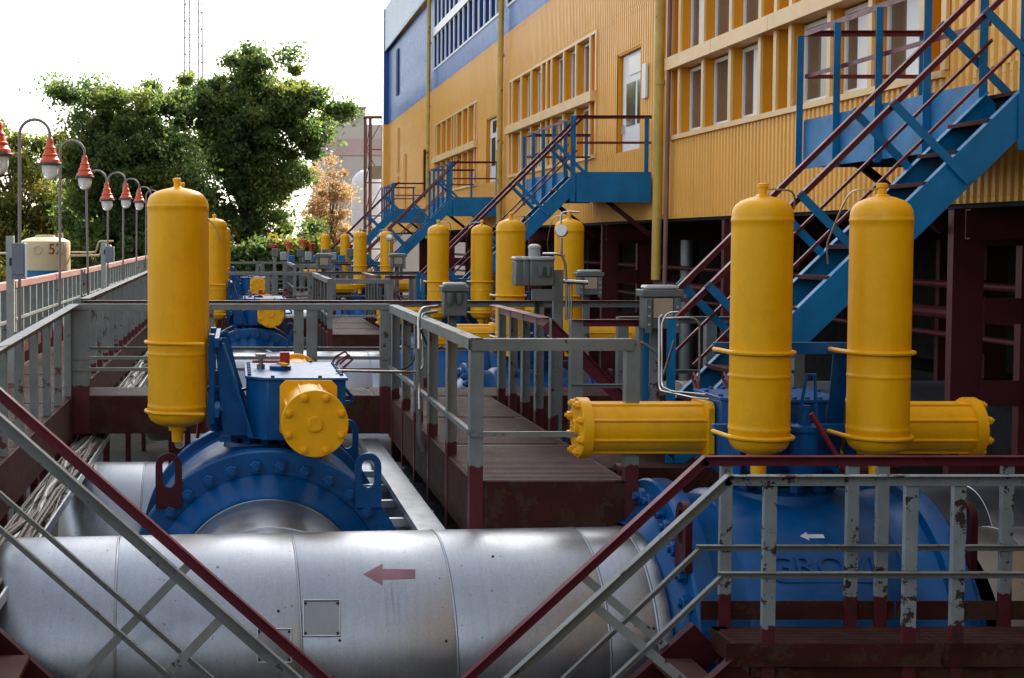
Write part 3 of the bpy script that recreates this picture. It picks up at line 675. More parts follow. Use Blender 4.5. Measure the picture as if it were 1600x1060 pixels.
for (u, v) in ((340, 886), (531, 1001), (435, 955), (697, 1002), (178, 1010), (1021, 982), (770, 870)):
    q = onpipe(u, v, .004); MB().lathe(q, (0, -1, .35), [(-.003, .009), (.005, .009), (.007, .005)], 8).build('rivet', 'steel' if v == 886 else 'black', near)
pcopies = []
for k, (y, l) in enumerate(((15, 'silver pipe between the second pair of valves, seen through the nearest railings'), (30, 'farthest silver pipe crossing behind the railings'))):
    c = copy_tree(near, (0, y, 0), None, ('flow_arrow', 'rivet', 'hatch_plate', 'hatch_bead')); c['label'] = l
# right continuation, other row, left headers
rp = jacket_pipe((4.70, 9.25, ZA), (9.5, 9.3, ZA), PR, [.35, 1.5, 3.0], 'silver pipe leaving the right blue valve towards the hall at the right edge', 'silver pipes under the hall', mat='alu2')
rp2 = jacket_pipe((4.9, 18.1, ZA + .1), (12, 18.1, ZA + .1), PR, [.8, 2, 3.2, 4.4], 'dull grey pipe at the right behind the maroon columns', 'silver pipes under the hall', mat='alu2')
rp3 = jacket_pipe((-.4, 18.1, ZA), (2.6, 18.1, ZA), PR, [.7, 1.9], 'silver pipe just beyond the nearest cross walkway', 'large silver header pipes', cap0=True)
hd = jacket_pipe((-1.45, 13.75, 1.28), (3.2, 13.75, 1.28), PR, [.55, 1.4, 2.5, 3.6], 'silver header pipe behind the left blue valve', 'large silver header pipes', cap0=True, mat='alu')
for k, l in ((15, 'silver header pipe behind the second blue valve'),): copy_tree(hd, (0, k, 0))['label'] = l
jl = jacket_pipe((.24, 9.15, ZA), (.24, 10.55, ZA), PR - .02, [.25, 1.28, 1.34], 'short silver pipe entering the front of the left blue valve', 'short silver valve stubs', mat='alu', n=96)
repeat(jl, (15,), ['short silver pipe entering the second blue valve'])
jb = jacket_pipe((.24, 13.0, 1.5), (.24, 13.75, 1.32), PR - .03, [.3], 'short silver pipe behind the left blue valve', 'short silver valve stubs', mat='alu2')
hp = jacket_pipe((4.4, 13.4, 1.35), (9.4, 13.4, 1.35), .5, [1.2, 2.6], 'smaller silver pipe behind the right blue valve', 'silver pipes under the hall', mat='alu')

# ------------------------------------------------------------------ valves with actuators
def hexish(n_): return [2 * PI * (i + .5) / n_ for i in range(n_)]
def valve(loc, rz, label, group, s=1.0, RB=1.0, tR=.180, zt=2.905, zb=1.32, rings=(1.95, 1.43), zc=1.365, lugs=('maroon', 'maroon'), detail=True, text=False, cxo=0.0):
    t = thing('ball_valve', loc, label, 'valve', group, local=True, rz=rz)
    RF = RB + .05
    prof = [(-1.02 * s, PR + .012), (-.95 * s, PR + .03), (-.88 * s, RB - .14), (-.84 * s, RB - .12)]
    MB().lathe((0, 0, 0), (1, 0, 0), prof, 72, caps=False).build('hub', 'blue', t, ang=50)
    MB().lathe((0, 0, 0), (-1, 0, 0), prof, 72, caps=False).build('hub', 'blue', t, ang=50)
    for sg in (-1, 1):
        MB().lathe((0, 0, 0), (sg, 0, 0), [(.70 * s, RB - .02), (.705 * s, RF - .005), (.715 * s, RF), (.83 * s, RF), (.845 * s, RF - .012), (.845 * s, RB - .14)], 96, caps=False).build('flange', 'blue', t, ang=30)
        nb = 32
        for i in range(nb):
            a = 2 * PI * (i + .5) / nb
            inst('bolt', BOLT_BLUE, t, (sg * .845 * s, math.sin(a) * (RB - .065), math.cos(a) * (RB - .065)), Z2['x'] if sg > 0 else Z2['-x'])
    bp = [(-.70 * s, RB - .02), (-.66 * s, RB - .05), (-.5 * s, RB - .05), (-.46 * s, RB - .015), (-.2 * s, RB + .0), (0, RB + .005), (.2 * s, RB), (.46 * s, RB - .015), (.5 * s, RB - .05), (.66 * s, RB - .05), (.70 * s, RB - .02)]
    MB().lathe((0, 0, 0), (1, 0, 0), bp, 96, caps=False).build('body', 'blue', t, ang=40)
    # lifting lugs: plates with an oblong hole, standing on the flanges
    for sg in (-1, 1):
        for j, ls in enumerate((-1, 1)):
            y = ls * (RF * .70); z = RF * .71; w, h, hw = .10, .30, .048; x = sg * .86 * s
            outer = [(-w, -.12), (w, -.12)] + [(w * math.cos(q), h - w + w * math.sin(q)) for q in [PI * k / 10 for k in range(11)]]
            cz = [(hw * math.cos(q), (h - w if math.sin(q) >= 0 else .085) + hw * math.sin(q)) for q in [2 * PI * k / 20 for k in range(20)]]
            # ring = outer outline resampled to match hole
            no = 20; ov = []
            for k in range(no):
                q = 2 * PI * k / no; cx, cy = math.cos(q), math.sin(q)
                if cy >= 0: ov.append((w * cx, h - w + w * cy))
                else: ov.append((w * (1 if cx > .3 else -1 if cx < -.3 else cx / .3), -.12 if abs(cx) < .85 else .02))
            vs = []; th = .022
            for (a, c) in ov: vs += [(x - th, y + a, z + c), (x + th, y + a, z + c)]
            for (a, c) in cz: vs += [(x - th, y + a, z + c), (x + th, y + a, z + c)]
            fs = []; o2 = 2 * no
            for k in range(no):
                k2 = (k + 1) % no
                fs += [(2 * k, 2 * k2, o2 + 2 * k2, o2 + 2 * k), (2 * k + 1, o2 + 2 * k + 1, o2 + 2 * k2 + 1, 2 * k2 + 1), (2 * k, 2 * k + 1, 2 * k2 + 1, 2 * k2), (o2 + 2 * k, o2 + 2 * k2, o2 + 2 * k2 + 1, o2 + 2 * k + 1)]
            MB().add(vs, fs).build('lifting_lug', lugs[j], t, ang=40, bev=.004)
    # neck
    MB().lathe((0, 0, RB - .1), (0, 0, 1), [(0, .36), (.10, .34), (.12, .27), (zc - RB - .22, .27)], 32).build('neck', 'blue', t)
    zp = zc - .29
    MB().box((-.34, -.30, zp), (.34, .34, zp + .035)).build('mounting_plate', 'blue', t, bev=.004)
    for i in range(12):
        a = 2 * PI * i / 12; inst('neck_bolt', BOLT_BLUE, t, (math.cos(a) * .31, math.sin(a) * .29, zp - .002), Vector((0, 0, -1)).to_track_quat('Z', 'Y'))
    # gearbox (scotch yoke housing)
    gx = .60 * s if cxo == 0 else .39
    y0, y1 = -.16, .52 * s; z0, z1 = zp + .036, zc + .215
    hs_ = [(-gx, y0 + .16), (-gx + .16, y0), (gx - .16, y0), (gx, y0 + .16), (gx, y1), (-gx, y1)]
    MB().poly([(a, c, z0) for a, c in hs_], (0, 0, z1 - z0)).build('gearbox', 'blue', t, bev=.008)
    lid = MB().poly([(a * 1.03, c + (.015 if c > 0.1 else -.015), z1 + .001) for a, c in hs_], (0, 0, .022)).build('gearbox_lid', 'blue', t, bev=.004)
    for i in range(8):
        for yq in (y0 + .02, y1 - .02): inst('lid_bolt', bolt_small, lid, (-gx * .74 + i * gx * .21, yq, z1 + .023))
    for yq in (y0 + .2, y1 - .2):
        for sx_ in (-1, 1): inst('lid_bolt', bolt_small, lid, (sx_ * gx * .98, yq, z1 + .023))
    MB().lathe((0.0, .12, z1 + .023), (0, 0, 1), [(0, .09), (.03, .09), (.04, .07)], 20).build('indicator_base', 'blue', t)
    ind = MB().bar((-.12, .12, z1 + .07), (.12, .16, z1 + .07), .05, .02); ind.build('position_indicator', 'yellow', t)
    # cylinders
    cy = .27 * s; cr = .172 * s
    for sg in (-1, 1):
        xa, xb = (.61 * s if cxo == 0 else .475) + sg * cxo, (1.41 if cxo == 0 else 1.35) * s + sg * cxo
        cyl = MB().lathe((0, cy, zc), (sg, 0, 0), [(xa, cr), (xb - .07, cr)], 32).build('actuator_cylinder', 'yellow', t)
        q = .19 * s
        MB().poly([(sg * (xa + .0), cy + a * q, zc + c * q) for a, c in ((-1, -.8), (-.8, -1), (.8, -1), (1, -.8), (1, .8), (.8, 1), (-.8, 1), (-1, .8))], (sg * .045, 0, 0)).build('inner_plate', 'yellow', cyl, bev=.004)
        fr_ = .205 * s
        MB().lathe((0, cy, zc), (sg, 0, 0), [(xb - .07, fr_), (xb - .005, fr_), (xb, fr_ - .005), (xb, .055), (xb + .022, .055), (xb + .026, .05)], 40).build('end_flange', 'yellow', cyl)
        for i in range(8):
            a = 2 * PI * (i + .5) / 8; yb, zb_ = cy + math.cos(a) * fr_ * .84, zc + math.sin(a) * fr_ * .84
            MB().cyl((sg * (xa + .045), yb, zb_), (sg * (xb - .07), yb, zb_), .0125, 8).build('tie_rod', 'yellow', cyl)
            inst('flange_bolt', BOLT_YEL, cyl, (sg * xb, yb, zb_), Z2['x'] if sg > 0 else Z2['-x'])
        for i in range(4):
            a = PI / 2 * i; inst('cap_bolt', bolt_tiny, cyl, (sg * (xb + .024), cy + .036 * math.cos(a), zc + .036 * math.sin(a)), Z2['x'] if sg > 0 else Z2['-x'])
    # tanks
    ty = -.61 * s; tx = .365 * s
    for sg in (-1, 1):
        h = zt - zb; cx = sg * tx; pr = [(-.13, .045), (-.04, .048), (-.038, .07), (-.002, .072), (0, .078), (.006, tR * .55), (.022, tR * .76), (.045, tR * .90), (.075, tR * .98), (.10, tR), (.145, tR), (.150, tR + .003), (.165, tR + .003), (.17, tR), (.19, tR), (h * .29, tR), (h * .30, tR), (h * .303, tR + .003), (h * .309, tR + .003), (h * .312, tR), (h * .32, tR),
              (h - .20, tR), (h - .16, tR), (h - .155, tR + .003), (h - .140, tR + .003), (h - .135, tR), (h - .12, tR), (h - .085, tR * .97), (h - .055, tR * .88), (h - .03, tR * .72), (h - .01, tR * .45), (h, tR * .24), (h + .002, .045), (h + .012, .03)]
        tk = MB().lathe((cx, ty, zb), (0, 0, 1), pr, 48).build('gas_tank', 'yellow', t, ang=50)
        MB().lathe((cx, ty, zt), (0, 0, 1), [(0, .026), (.05, .026), (.052, .034), (.075, .034), (.08, .02)], 10).build('tank_nipple', 'yellow', tk)
        pts = smooth_path([(cx, ty, zt + .045), (cx + .19 * (1 if sg < 0 else -1), ty, zt + .035), (cx + (tR + .04) * (1 if sg < 0 else -1), ty + .05, zt - .06), (cx + (tR + .03) * (1 if sg < 0 else -1), ty + .30, zt - .30), (cx + (tR + .0) * (1 if sg < 0 else -1), ty + .34, zt - .42)], .05)
        MB().tube(pts, .006, 8).build('tank_tube', 'steel', tk)
        for zr in rings:
            ring = [Vector((cx + (tR + .016) * math.cos(a), ty + (tR + .016) * math.sin(a), zr)) for a in [PI * (-.12) - PI * k / 20 * .84 - .0 for k in range(21)]]
            ring = [Vector((cx + tR + .03, ty + .22, zr))] + ring + [Vector((cx - tR - .03, ty + .22, zr))]
            MB().tube(ring, .014, 8).build('clamp_ring', 'yellow', tk)
        # bracket behind the tank
        MB().box((cx - .07, ty + tR + .015, rings[1] - .10), (cx + .07, ty + tR + .06, rings[0] + .06)).build('tank_bracket', 'blue', t, bev=.004)
        MB().poly([(cx - .006, ty + tR + .062, rings[0] + .03), (cx - .006, ty + tR + .16, rings[0] + .03), (cx - .006, y0 + .03, zp + .04), (cx - .006, ty + tR + .13, zp + .04), ], (.012, 0, 0)).build('gusset', 'blue', t)
        for zr in rings:
            MB().cyl((cx, ty + tR + .05, zr), (cx, ty + tR + .12, zr), .03, 12).build('clamp_boss', 'blue', t)
    for zr in rings:
        MB().box((-tx - .20, ty + tR + .062, zr - .035), (tx + .20, ty + tR + .10, zr + .04)).build('cross_beam', 'blue', t, bev=.004)
    MB().box((-tx - .1, ty + tR + .1, zp), (tx + .1, -.29, zp + .03)).build('support_shelf', 'blue', t)
    for sx_ in (-1, 1):
        MB().bar((sx_ * (gx - .12), ty + tR + .13, rings[0] + .0), (sx_ * (gx - .10), y0 + .05, zp + .05), .10, .012).build('diagonal_plate', 'blue', t)
    # hand pump between the tanks
    MB().lathe((0, -.40, zp + .02), (0, 0, 1), [(0, .06), (.04, .085), (.32, .085), (.34, .10), (.37, .10), (.38, .04), (.50, .035)], 20).build('hand_pump', 'blue', t)
    MB().tube([(-.05, -.46, zp + .5), (-.02, -.47, zp + .72), (.03, -.47, zp + .72), (.05, -.46, zp + .45)], .012, 8).build('pump_fork', 'blue', t)
    MB().cyl((.0, -.5, zp + .48), (.28, -.56, zp + .0), .016, 10).build('pump_lever', 'lever_maroon', t)
    for i in range(3):
        MB().cyl((-.3 + .26 * i, -.36, zp + .1), (-.3 + .26 * i, -.22, zp + .1), .02, 10).build('fitting', 'blue', t)
    MB().tube(smooth_path([(-gx - .02, -.05, zc + .02), (-.3, -.3, zc + .02), (.1, -.33, zc + .0)], .05), .014, 8).build('feed_tube', 'blue', t)
    # bleed handle loop on the far side
    MB().tube(smooth_path([(-gx * .9, y1 + .02, zc + .1), (-gx * .9, y1 + .16, zc - .06), (-gx * .9, y1 + .16, zc - .10), (-gx * .6, y1 + .01, zc - .09)], .03), .016, 8).build('handle_loop', 'blue', t)
    for (xx, yq) in ((-gx * .95, y1 - .02), (-gx * .4, y1 - .02)):
        MB().tube([(xx, yq, z1), (xx, yq + .03, z1 + .07), (xx, yq + .12, z1 + .12), (xx, yq + .15, z1 + .08), (xx, yq + .07, z1 + .01)], .011, 8).build('eye_hook', 'rail_maroon', t)
    MB().lathe((-.1, y0 + .12, z1 + .02), (0, 0, 1), [(0, .035), (.04, .035), (.045, .02), (.10, .022), (.105, .045), (.125, .045)], 10).build('relief_valve', 'steel', t)
    MB().box((-.14, y0 + .28, z1 + .02), (-.06, y0 + .36, z1 + .16)).build('limit_switch', 'red', t)
    MB().tube([(-.1, y0 + .05, z1 + .08), (-.1, y0 + .36, z1 + .08)], .012, 8).build('switch_link', 'red', t)
    # support saddle
    MB().box((-.22, -.12, -ZA + .01), (.22, .12, -RB + .02)).build('support_leg', 'blue', t)
    if text:
        a = R(50); nrm = Vector((0, -math.sin(a), math.cos(a)))
        pl = bpy.data.objects.new('name_plate', None)
        def surf(x, ang_, dr): return Vector((x, -math.sin(ang_) * (RB + dr), math.cos(ang_) * (RB + dr)))
        b_ = MB(); n1 = 10
        vs = []
        for i in range(2):
            for k in range(n1 + 1): vs.append(surf(-.36 + .72 * k / n1, R(44.5 + 11 * i) - (.03 if (k in (0, n1) and i) else 0), .006 + .004))
        b_.add(vs, [(k, k + 1, n1 + 2 + k, n1 + 1 + k) for k in range(n1)]); b_.build('name_plate', 'blue', t, ang=50)
        me = text_mesh('GROVE', .18, .011, 'blue', 'cast_lettering')
        o = inst('cast_lettering', me, t, surf(-.0, a, .012)); o.rotation_mode = 'QUATERNION'
        xax = Vector((1, 0, 0)); zax = nrm; yax = zax.cross(xax); o.rotation_quaternion = Matrix((xax, yax, zax)).transposed().to_quaternion(); o.scale = (1.25, 1, 1)
        b_ = MB(); an = lambda q: R(37 + q)
        b_.add([surf(-.10, an(0), .008), surf(-.05, an(-2), .008), surf(-.05, an(2), .008), surf(-.05, an(-.9), .008), surf(.05, an(-.9), .008), surf(.05, an(.9), .008), surf(-.05, an(.9), .008)], [(0, 1, 2), (3, 4, 5, 6)])
        b_.build('white_arrow', 'marking', t)
    return t
def small_bolt(r):
    b_ = MB(); b_.lathe((0, 0, 0), (0, 0, 1), [(0, r), (r * .9, r), (r, r * .85)], 6); return b_
bolt_small = small_bolt(.016).mesh('lid_bolt', 'blue'); bolt_tiny = small_bolt(.009).mesh('cap_bolt', 'yellow')
GV = 'blue valves with yellow gas tanks'
v1 = valve((3.585, 9.25, ZA + .02), 0, 'large blue valve at right with two tall yellow tanks between long yellow cylinders', GV, text=True, cxo=.075)
v2 = valve((.24, 11.62, 1.53), -PI / 2, 'large blue valve at left with round bolted flange and one tall yellow tank', GV, s=1.17, RB=1.03, tR=.236, zt=3.09, zb=1.20, rings=(1.87, 1.32), zc=1.37, lugs=('maroon', 'blue'))
v3 = copy_tree(v1, (0.20, 8.96, .0), None, ('name_plate', 'cast_lettering', 'white_arrow')); v3['label'] = 'blue valve whose two yellow tanks stand just right of centre behind the grey junction boxes'
for y, l in ((15, 'blue valve with two yellow tanks half hidden behind the nearer mid-distance pair'), (30, 'farther blue valve with two small yellow tanks below the third blue stair'), (45, 'farthest blue valve with two tiny yellow tanks near the trees')):
    copy_tree(v1, (.16, y, 0), None, ('bolt', 'name_plate', 'cast_lettering', 'white_arrow') if y > 15 else ('name_plate', 'cast_lettering', 'white_arrow'))['label'] = l
copy_tree(v2, (.05, 15, 0))['label'] = 'second blue valve behind the tall left tank, its yellow tank partly hidden'
copy_tree(v2, (.05, 30, 0), None, ('bolt',))['label'] = 'third blue valve in the distance behind the tall left tank'

# ------------------------------------------------------------------ cable tray and cables
ct = thing('cable_tray', (-1.5, 5, 2.05), 'steel tray of rungs running beside the left walkway', 'cable tray')
for x in (-1.70, -1.40): MB().box((x - .008, 5, 2.03), (x + .008, 60, 2.10)).build('side_rail', 'galv', ct)
for k in range(140): MB().box((-1.691, 5.1 + k * .38, 2.035), (-1.409, 5.14 + k * .38, 2.05)).build('rung', 'galv', ct)
cab = thing('cable_bundle', (-1.5, 5, 2.1), 'tangled bundle of grey-brown cables lying in the tray beside the left walkway', 'cables')
for k in range(16):
    x = -1.65 + (k % 8) * .028; z = 2.07 + .035 * (k // 8); pts = []
    ph = random.random() * 6; am = random.uniform(.01, .05)
    for j in range(90):
        y = 5 + j * .6; pts.append((min(-1.42, max(-1.67, x + am * math.sin(y * 1.3 + ph) + am * .6 * math.sin(y * 3.1 + ph * 2))), y, z + .015 * math.sin(y * 2.2 + ph) + .02 * random.random()))
    MB().tube(pts, random.choice([.014, .018, .022]), 7).build('cable', 'cable' if k % 11 else 'box_lid', cab)
gt = thing('galvanised_channel', (1.42, 9.4, 2.2), 'long galvanised covered channel right of the left blue valve', 'cable tray')
a, c = P(680, 842, 9.6), P(575, 688, 15.2)
MB().box((0, 0, 0), (.01, .01, .01)) 
MB().bar(a, c, .20, .06).build('channel_cover', 'galv', gt, bev=.004)
for k in range(7):
    q = a.lerp(c, .04 + k * .15); MB().chan(q - Vector((0, 0, .08)), q - Vector((.62, 0, .08)), .06, .05, .006).build('bracket', 'galv', gt)
for k in range(3):
    q = a.lerp(c, .25 + k * .3) + Vector((.15, 0, -.05)); MB().bar(q, (q.x, q.y, .02), .04, .04).build('hanger', 'galv', gt)

# ------------------------------------------------------------------ lamp posts
def lamp():
    x, y = -2.95, 18.0; zt = P(31, 187, 18).z; lx = P(78, 230, 18).x; px_ = P(31, 300, 18).x; x = px_
    t = thing('street_lamp', (x, y, UP - .3), '', 'lamp post', 'gooseneck lamps along the left walkway')
    r = (lx - x) / 2; pts = [(x - .02, y, UP - .3), (x, y, zt - r)] + [(x + r - r * math.cos(a), y, zt - r + r * math.sin(a)) for a in [PI * k / 14 for k in range(1, 14)]] + [(lx, y, zt - r), (lx, y, zt - r * 1.0 - .04)]
    MB().tube(pts, .021, 10).build('pole', 'lamp_pole', t)
    z = zt - r - .04
    hd_ = MB().lathe((lx, y, z), (0, 0, -1), [(0, .03), (.02, .042), (.06, .045), (.10, .05), (.12, .068), (.13, .072), (.14, .066), (.20, .082), (.21, .098), (.225, .10), (.235, .092), (.27, .11), (.28, .125), (.31, .13), (.315, .12)], 24).build('lamp_housing', 'orange', t)
    MB().lathe((lx, y, z - .315), (0, 0, -1), [(0, .145), (.012, .15), (.03, .145), (.035, .12)], 24).build('lamp_collar', 'black_grey', t)
    MB().lathe((lx, y, z - .35), (0, 0, -1), [(0, .105), (.08, .103), (.13, .09), (.165, .06), (.18, .02)], 24).build('lamp_glass', 'lglass', t)
    MB().lathe((lx, y, z - .34), (0, 0, -1), [(0, .03), (.05, .04), (.1, .03), (.12, .01)], 12).build('lamp_bulb', 'white', t)
    return t
M['black_grey'] = paint('dark_grey_paint', (.10, .09, .09), .4)
lm = lamp(); names = ['gooseneck lamp cut off by the left edge, only its orange housing and glass showing', 'tallest gooseneck lamp left of the cream vessel', 'gooseneck lamp standing in front of the cream vessel',
      'gooseneck lamp with leaning pole right of the cream vessel', 'gooseneck lamp beside the second grey cabinet on the railing', 'fifth gooseneck lamp from the vessel towards the tank', 'gooseneck lamp just left of the tall yellow tank', 'farthest gooseneck lamp, mostly hidden behind the tall left tank']
lm['label'] = names[1]
for k, d in enumerate((-3.9, 0, 4.1, 8.6, 12.3, 16.4, 21.0, 25)):
    if k == 1: continue
    c = copy_tree(lm, (0, d, (-.12, 0, .02, -.22, -.08, -.03, -.05, 0)[k])); c['label'] = names[k]
    if k == 3: c.rotation_euler.y = R(-1.3)

# grey cabinets on the outer railing
def cabinet(u, v0, v1, y, w, label):
    t = thing('control_cabinet', P(u, v1, y), label, 'cabinet', 'grey cabinets on the left railing')
    a = P(u, v1, y); zt = P(u, v0, y).z
    MB().box((a.x - w * .9, y + .06, UP), (a.x - w * .35, y + .14, zt + .08)).build('mounting_post', 'box_lid', t, bev=.003)
    bx = MB().box((a.x - w * .35, y - .1, a.z), (a.x + w * .6, y + .06, zt)).build('housing', 'cabinet_blue', t, bev=.006)
    MB().box((a.x - w * .28, y - .112, a.z + .05), (a.x + w * .52, y - .1005, zt - .04)).build('door', 'cabinet_blue', t, bev=.003)
    MB().box((a.x - w * .5, y - .1, a.z + .15), (a.x - w * .36, y - .04, a.z + .24)).build('lock', 'black', t)
M['cabinet_blue'] = paint('blue_grey_cabinet', (.17, .19, .25), .45, var=.12)
cabinet(28, 380, 436, 16.0, .16, 'grey cabinet on a post at the left edge in front of the cream vessel')
cabinet(170, 386, 410, 26.5, .17, 'small grey cabinet on the left railing between lamp poles')

# cream vessel 52
vs_ = thing('vessel', (-4.62, 34, 0), 'cream domed vessel marked 52 beyond the left railing', 'tank')
zt = P(75, 373, 34).z
MB().lathe((-4.62, 34, 3.5), (0, 0, 1), [(0, .60), (.5, .60), (zt - 3.5 - .10, .60), (zt - 3.5 - .07, .59), (zt - 3.5 + .0, .45), (zt - 3.5 + .05, .2), (zt - 3.5 + .06, .02)], 48).build('shell', 'cream', vs_)
MB().lathe((-4.62, 34, zt + .03), (0, 0, 1), [(0, .24), (.05, .24), (.055, .2)], 24).build('manhole', 'cream', vs_)
MB().tube([(-4.3, 34, zt - .02), (-4.3, 34, zt + .12), (-4.2, 34, zt + .12), (-4.2, 34, zt)], .02, 6).build('lifting_eye', 'cream', vs_)
MB().lathe((-4.62, 34, 0), (0, 0, 1), [(0, .62), (3.49, .62)], 32).build('skirt', 'stair_blue', vs_)
MB().box((-4.9, 33.2, 2.6), (-4.6, 33.3, 3.1)).build('valve_box', 'yellow', vs_)
MB().lathe((-4.72, 33.40, 3.99), (0, -1, 0), [(0, .10), (.02, .10), (.02, .08), (.01, .08), (.01, .0)], 20, caps=False).build('cast_emblem', 'cream', vs_)
me = text_mesh('52', .36, .006, 'numeral', 'numeral'); me.transform(Matrix.Translation((0, 0, 0)))
for v in me.vertices:      # wrap round the shell
    a = v.co.x / .605; r_ = .605 + v.co.z; v.co = Vector((math.sin(a) * r_, -math.cos(a) * r_, v.co.y))
o = inst('numeral', me, vs_, (-4.62, 34, 4.0)); o.rotation_euler.z = R(31)
vp = MB().tube(smooth_path([(-4.0, 34, 3.85), (-3.3, 34, 3.85), (-3.2, 33.6, 4.1), (-3.0, 33.6, 4.1), (-3.0, 33.6, 2.6)], .08), .03, 8).build('outlet_pipe', 'cream', vs_)
MB().tube(smooth_path([(-4.0, 34.1, 3.93), (-3.4, 34, 3.93), (-3.3, 33.7, 4.2), (-2.95, 33.7, 4.2)], .08), .02, 8).build('outlet_pipe', 'cream', vs_)
MB().tube([(-9, 34.2, 3.9), (-5.2, 34.2, 3.9)], .03, 8).build('inlet_pipe', 'cream', vs_)
# blue skid beyond the railing
sk = thing('equipment_skid', (-4.6, 20, 0), 'blue and yellow piping skid glimpsed between the left railing posts', 'equipment')
MB().lathe((-5, 21, 2.2), (0, 0, 1), [(0, .45), (.8, .45), (.95, .3)], 24).build('pot', 'stair_blue', sk)
MB().cyl((-6.5, 20, 2.6), (-3.6, 20, 2.6), .16, 16).build('skid_pipe', 'stair_blue', sk)
MB().box((-4.6, 22, 2.4), (-4.2, 22.4, 3.0)).build('motor', 'yellow', sk, bev=.02)
MB().cyl((-5.6, 19.4, 0.01), (-5.6, 19.4, 3.1), .12, 12).build('skid_post', 'wtank', sk)

# ------------------------------------------------------------------ junction boxes, gauges, conduits
def jbox(name, u0, v0, u1, v1, y, label, kind=0, foot=None):
    a, c = P(u0, v1, y), P(u1, v0, y); w = c.x - a.x; h = c.z - a.z; cx = (a.x + c.x) / 2
    t = thing(name, (cx, y, a.z), label, 'junction box')
    MB().box((a.x + w * .08, y, a.z), (c.x - w * .08, y + .16, c.z - h * .28)).build('enclosure', 'box_grey', t, bev=.006)
    MB().box((a.x, y - .02, c.z - h * .27), (c.x, y + .18, c.z - h * .10)).build('hood', 'box_grey', t, bev=.008)
    MB().box((a.x + w * .1, y - .01, c.z - h * .099), (c.x - w * .1, y + .17, c.z)).build('hood_top', 'box_lid', t, bev=.02)
    if kind == 0:
        MB().box((cx - w * .22, y - .012, a.z + h * .25), (cx + w * .24, y - .002, c.z - h * .3)).build('label_plate', 'box_pale', t)
        for s_ in (-1, 1):
            MB().box((cx + s_ * w * .34 - w * .07, y - .03, a.z - h * .1), (cx + s_ * w * .34 + w * .07, y - .002, c.z - h * .29)).build('side_bracket', 'box_grey', t, bev=.004)
            for q in (.1, .3, .5): MB().lathe((cx + s_ * w * .34, y - .03, a.z + h * q), (0, -1, 0), [(0, .012), (.008, .012)], 6).build('screw', 'box_lid', t)
    else:
        for q in (-.2, .12):
            MB().lathe((cx + w * q, y - .03, a.z + h * .35), (0, 0, 1), [(0, .02), (.05, .034), (h * .35, .034)], 12).build('gland', 'box_grey', t)
    MB().bar((cx, y + .2, 1.9 if foot is None else foot), (cx, y + .2, a.z + h * .6), .08, .04).build('mounting_post', 'grey_rail', t)
    return t
jbox('junction_box', 1002, 446, 1068, 514, 11.6, 'grey junction box with tan plate in front of the nearest blue stair foot')
jbox('junction_box', 690, 442, 734, 494, 13.2, 'grey junction box with rounded hood on the left rail of the spur platform', 1)
jbox('junction_box', 901, 422, 944, 461, 16.4, 'grey junction box in front of the right mid-distance tank')
for (u0, v0, u1, v1, y, lab) in ((492, 396, 520, 420, 28, 'small distant junction box behind the middle cross walkway'), (608, 396, 636, 418, 27, 'small distant junction box with tan plate below the second tank pair'), (1000, 430, 1001, 431, 0, None)):
    if lab: jbox('junction_box', u0, v0, u1, v1, y, lab)
cl = thing('switch_cluster', P(838, 460, 13), 'cluster of three grey switch housings with a round cap on a tall post', 'switchgear')
for (u0, u1, dy) in ((806, 818, .1), (818, 828, .05), (829, 866, 0)):
    a, c = P(u0, 447, 13 + dy), P(u1, 408, 13 + dy)
    MB().box((a.x, 13 + dy, a.z), (c.x, 13.2 + dy, c.z)).build('housing', 'box_grey', cl, bev=.01)
    MB().box((a.x - .01, 12.985 + dy, c.z + .002), (c.x + .01, 13.21 + dy, c.z + .04)).build('housing_lid', 'box_lid', cl, bev=.015)
a = P(835, 405, 13.1); MB().lathe((a.x, 13.1, a.z), (0, 0, 1), [(0, .055), (.10, .055), (.10, .062), (.12, .06), (.14, .03)], 16).build('round_cap', 'box_lid', cl)
for u in (845, 857):
    a = P(u, 425, 12.98); MB().lathe((a.x, 12.97, a.z), (0, 0, 1), [(-.04, .018), (-.02, .026), (.05, .026)], 10).build('gland', 'box_grey', cl)
a = P(871, 640, 13.1); c = P(871, 422, 13.1); MB().chan((a.x, 13.1, 2.1), (a.x, 13.1, c.z), .09, .06, .008, 1, up=(1, 0, 0)).build('mounting_post', 'grey_rail', cl)
for u in (832, 838, 846): 
    p = P(u, 448, 13.05); MB().tube(smooth_path([p, p + Vector((.03 * (838 - u) / 6, -.03, -.22)), p + Vector((.02, 0, -.5))], .1), .009, 6).build('flexible_cable', 'black', cl)
MB().box((P(834, 0, 13).x, 12.95, P(0, 470, 13).z), (P(868, 0, 13).x, 12.99, P(0, 452, 13).z)).build('terminal_strip', 'box_grey', cl)
ga = thing('pressure_gauge', P(877, 362, 12.9), 'round pressure gauge on a bent steel tube in front of the right mid-distance tank', 'gauge')
a = P(877, 361, 12.9); MB().lathe(a, (-.5, -.85, 0), [(-.03, .055), (0, .058), (.004, .05)], 24).build('gauge_case', 'steel', ga)
MB().lathe(a, (-.5, -.85, 0), [(.003, .048), (.005, .047)], 24).build('gauge_dial', 'white', ga)
MB().tube(smooth_path([P(877, 372, 12.9), P(877, 398, 12.9), P(883, 410, 12.9), P(885, 440, 12.9), P(885, 500, 12.9)], .05), .012, 8).build('gauge_tube', 'steel', ga)
MB().tube(smooth_path([P(882, 400, 12.9), P(870, 397, 12.9), P(848, 397, 12.9)], .03), .012, 8).build('gauge_tube', 'steel', ga)
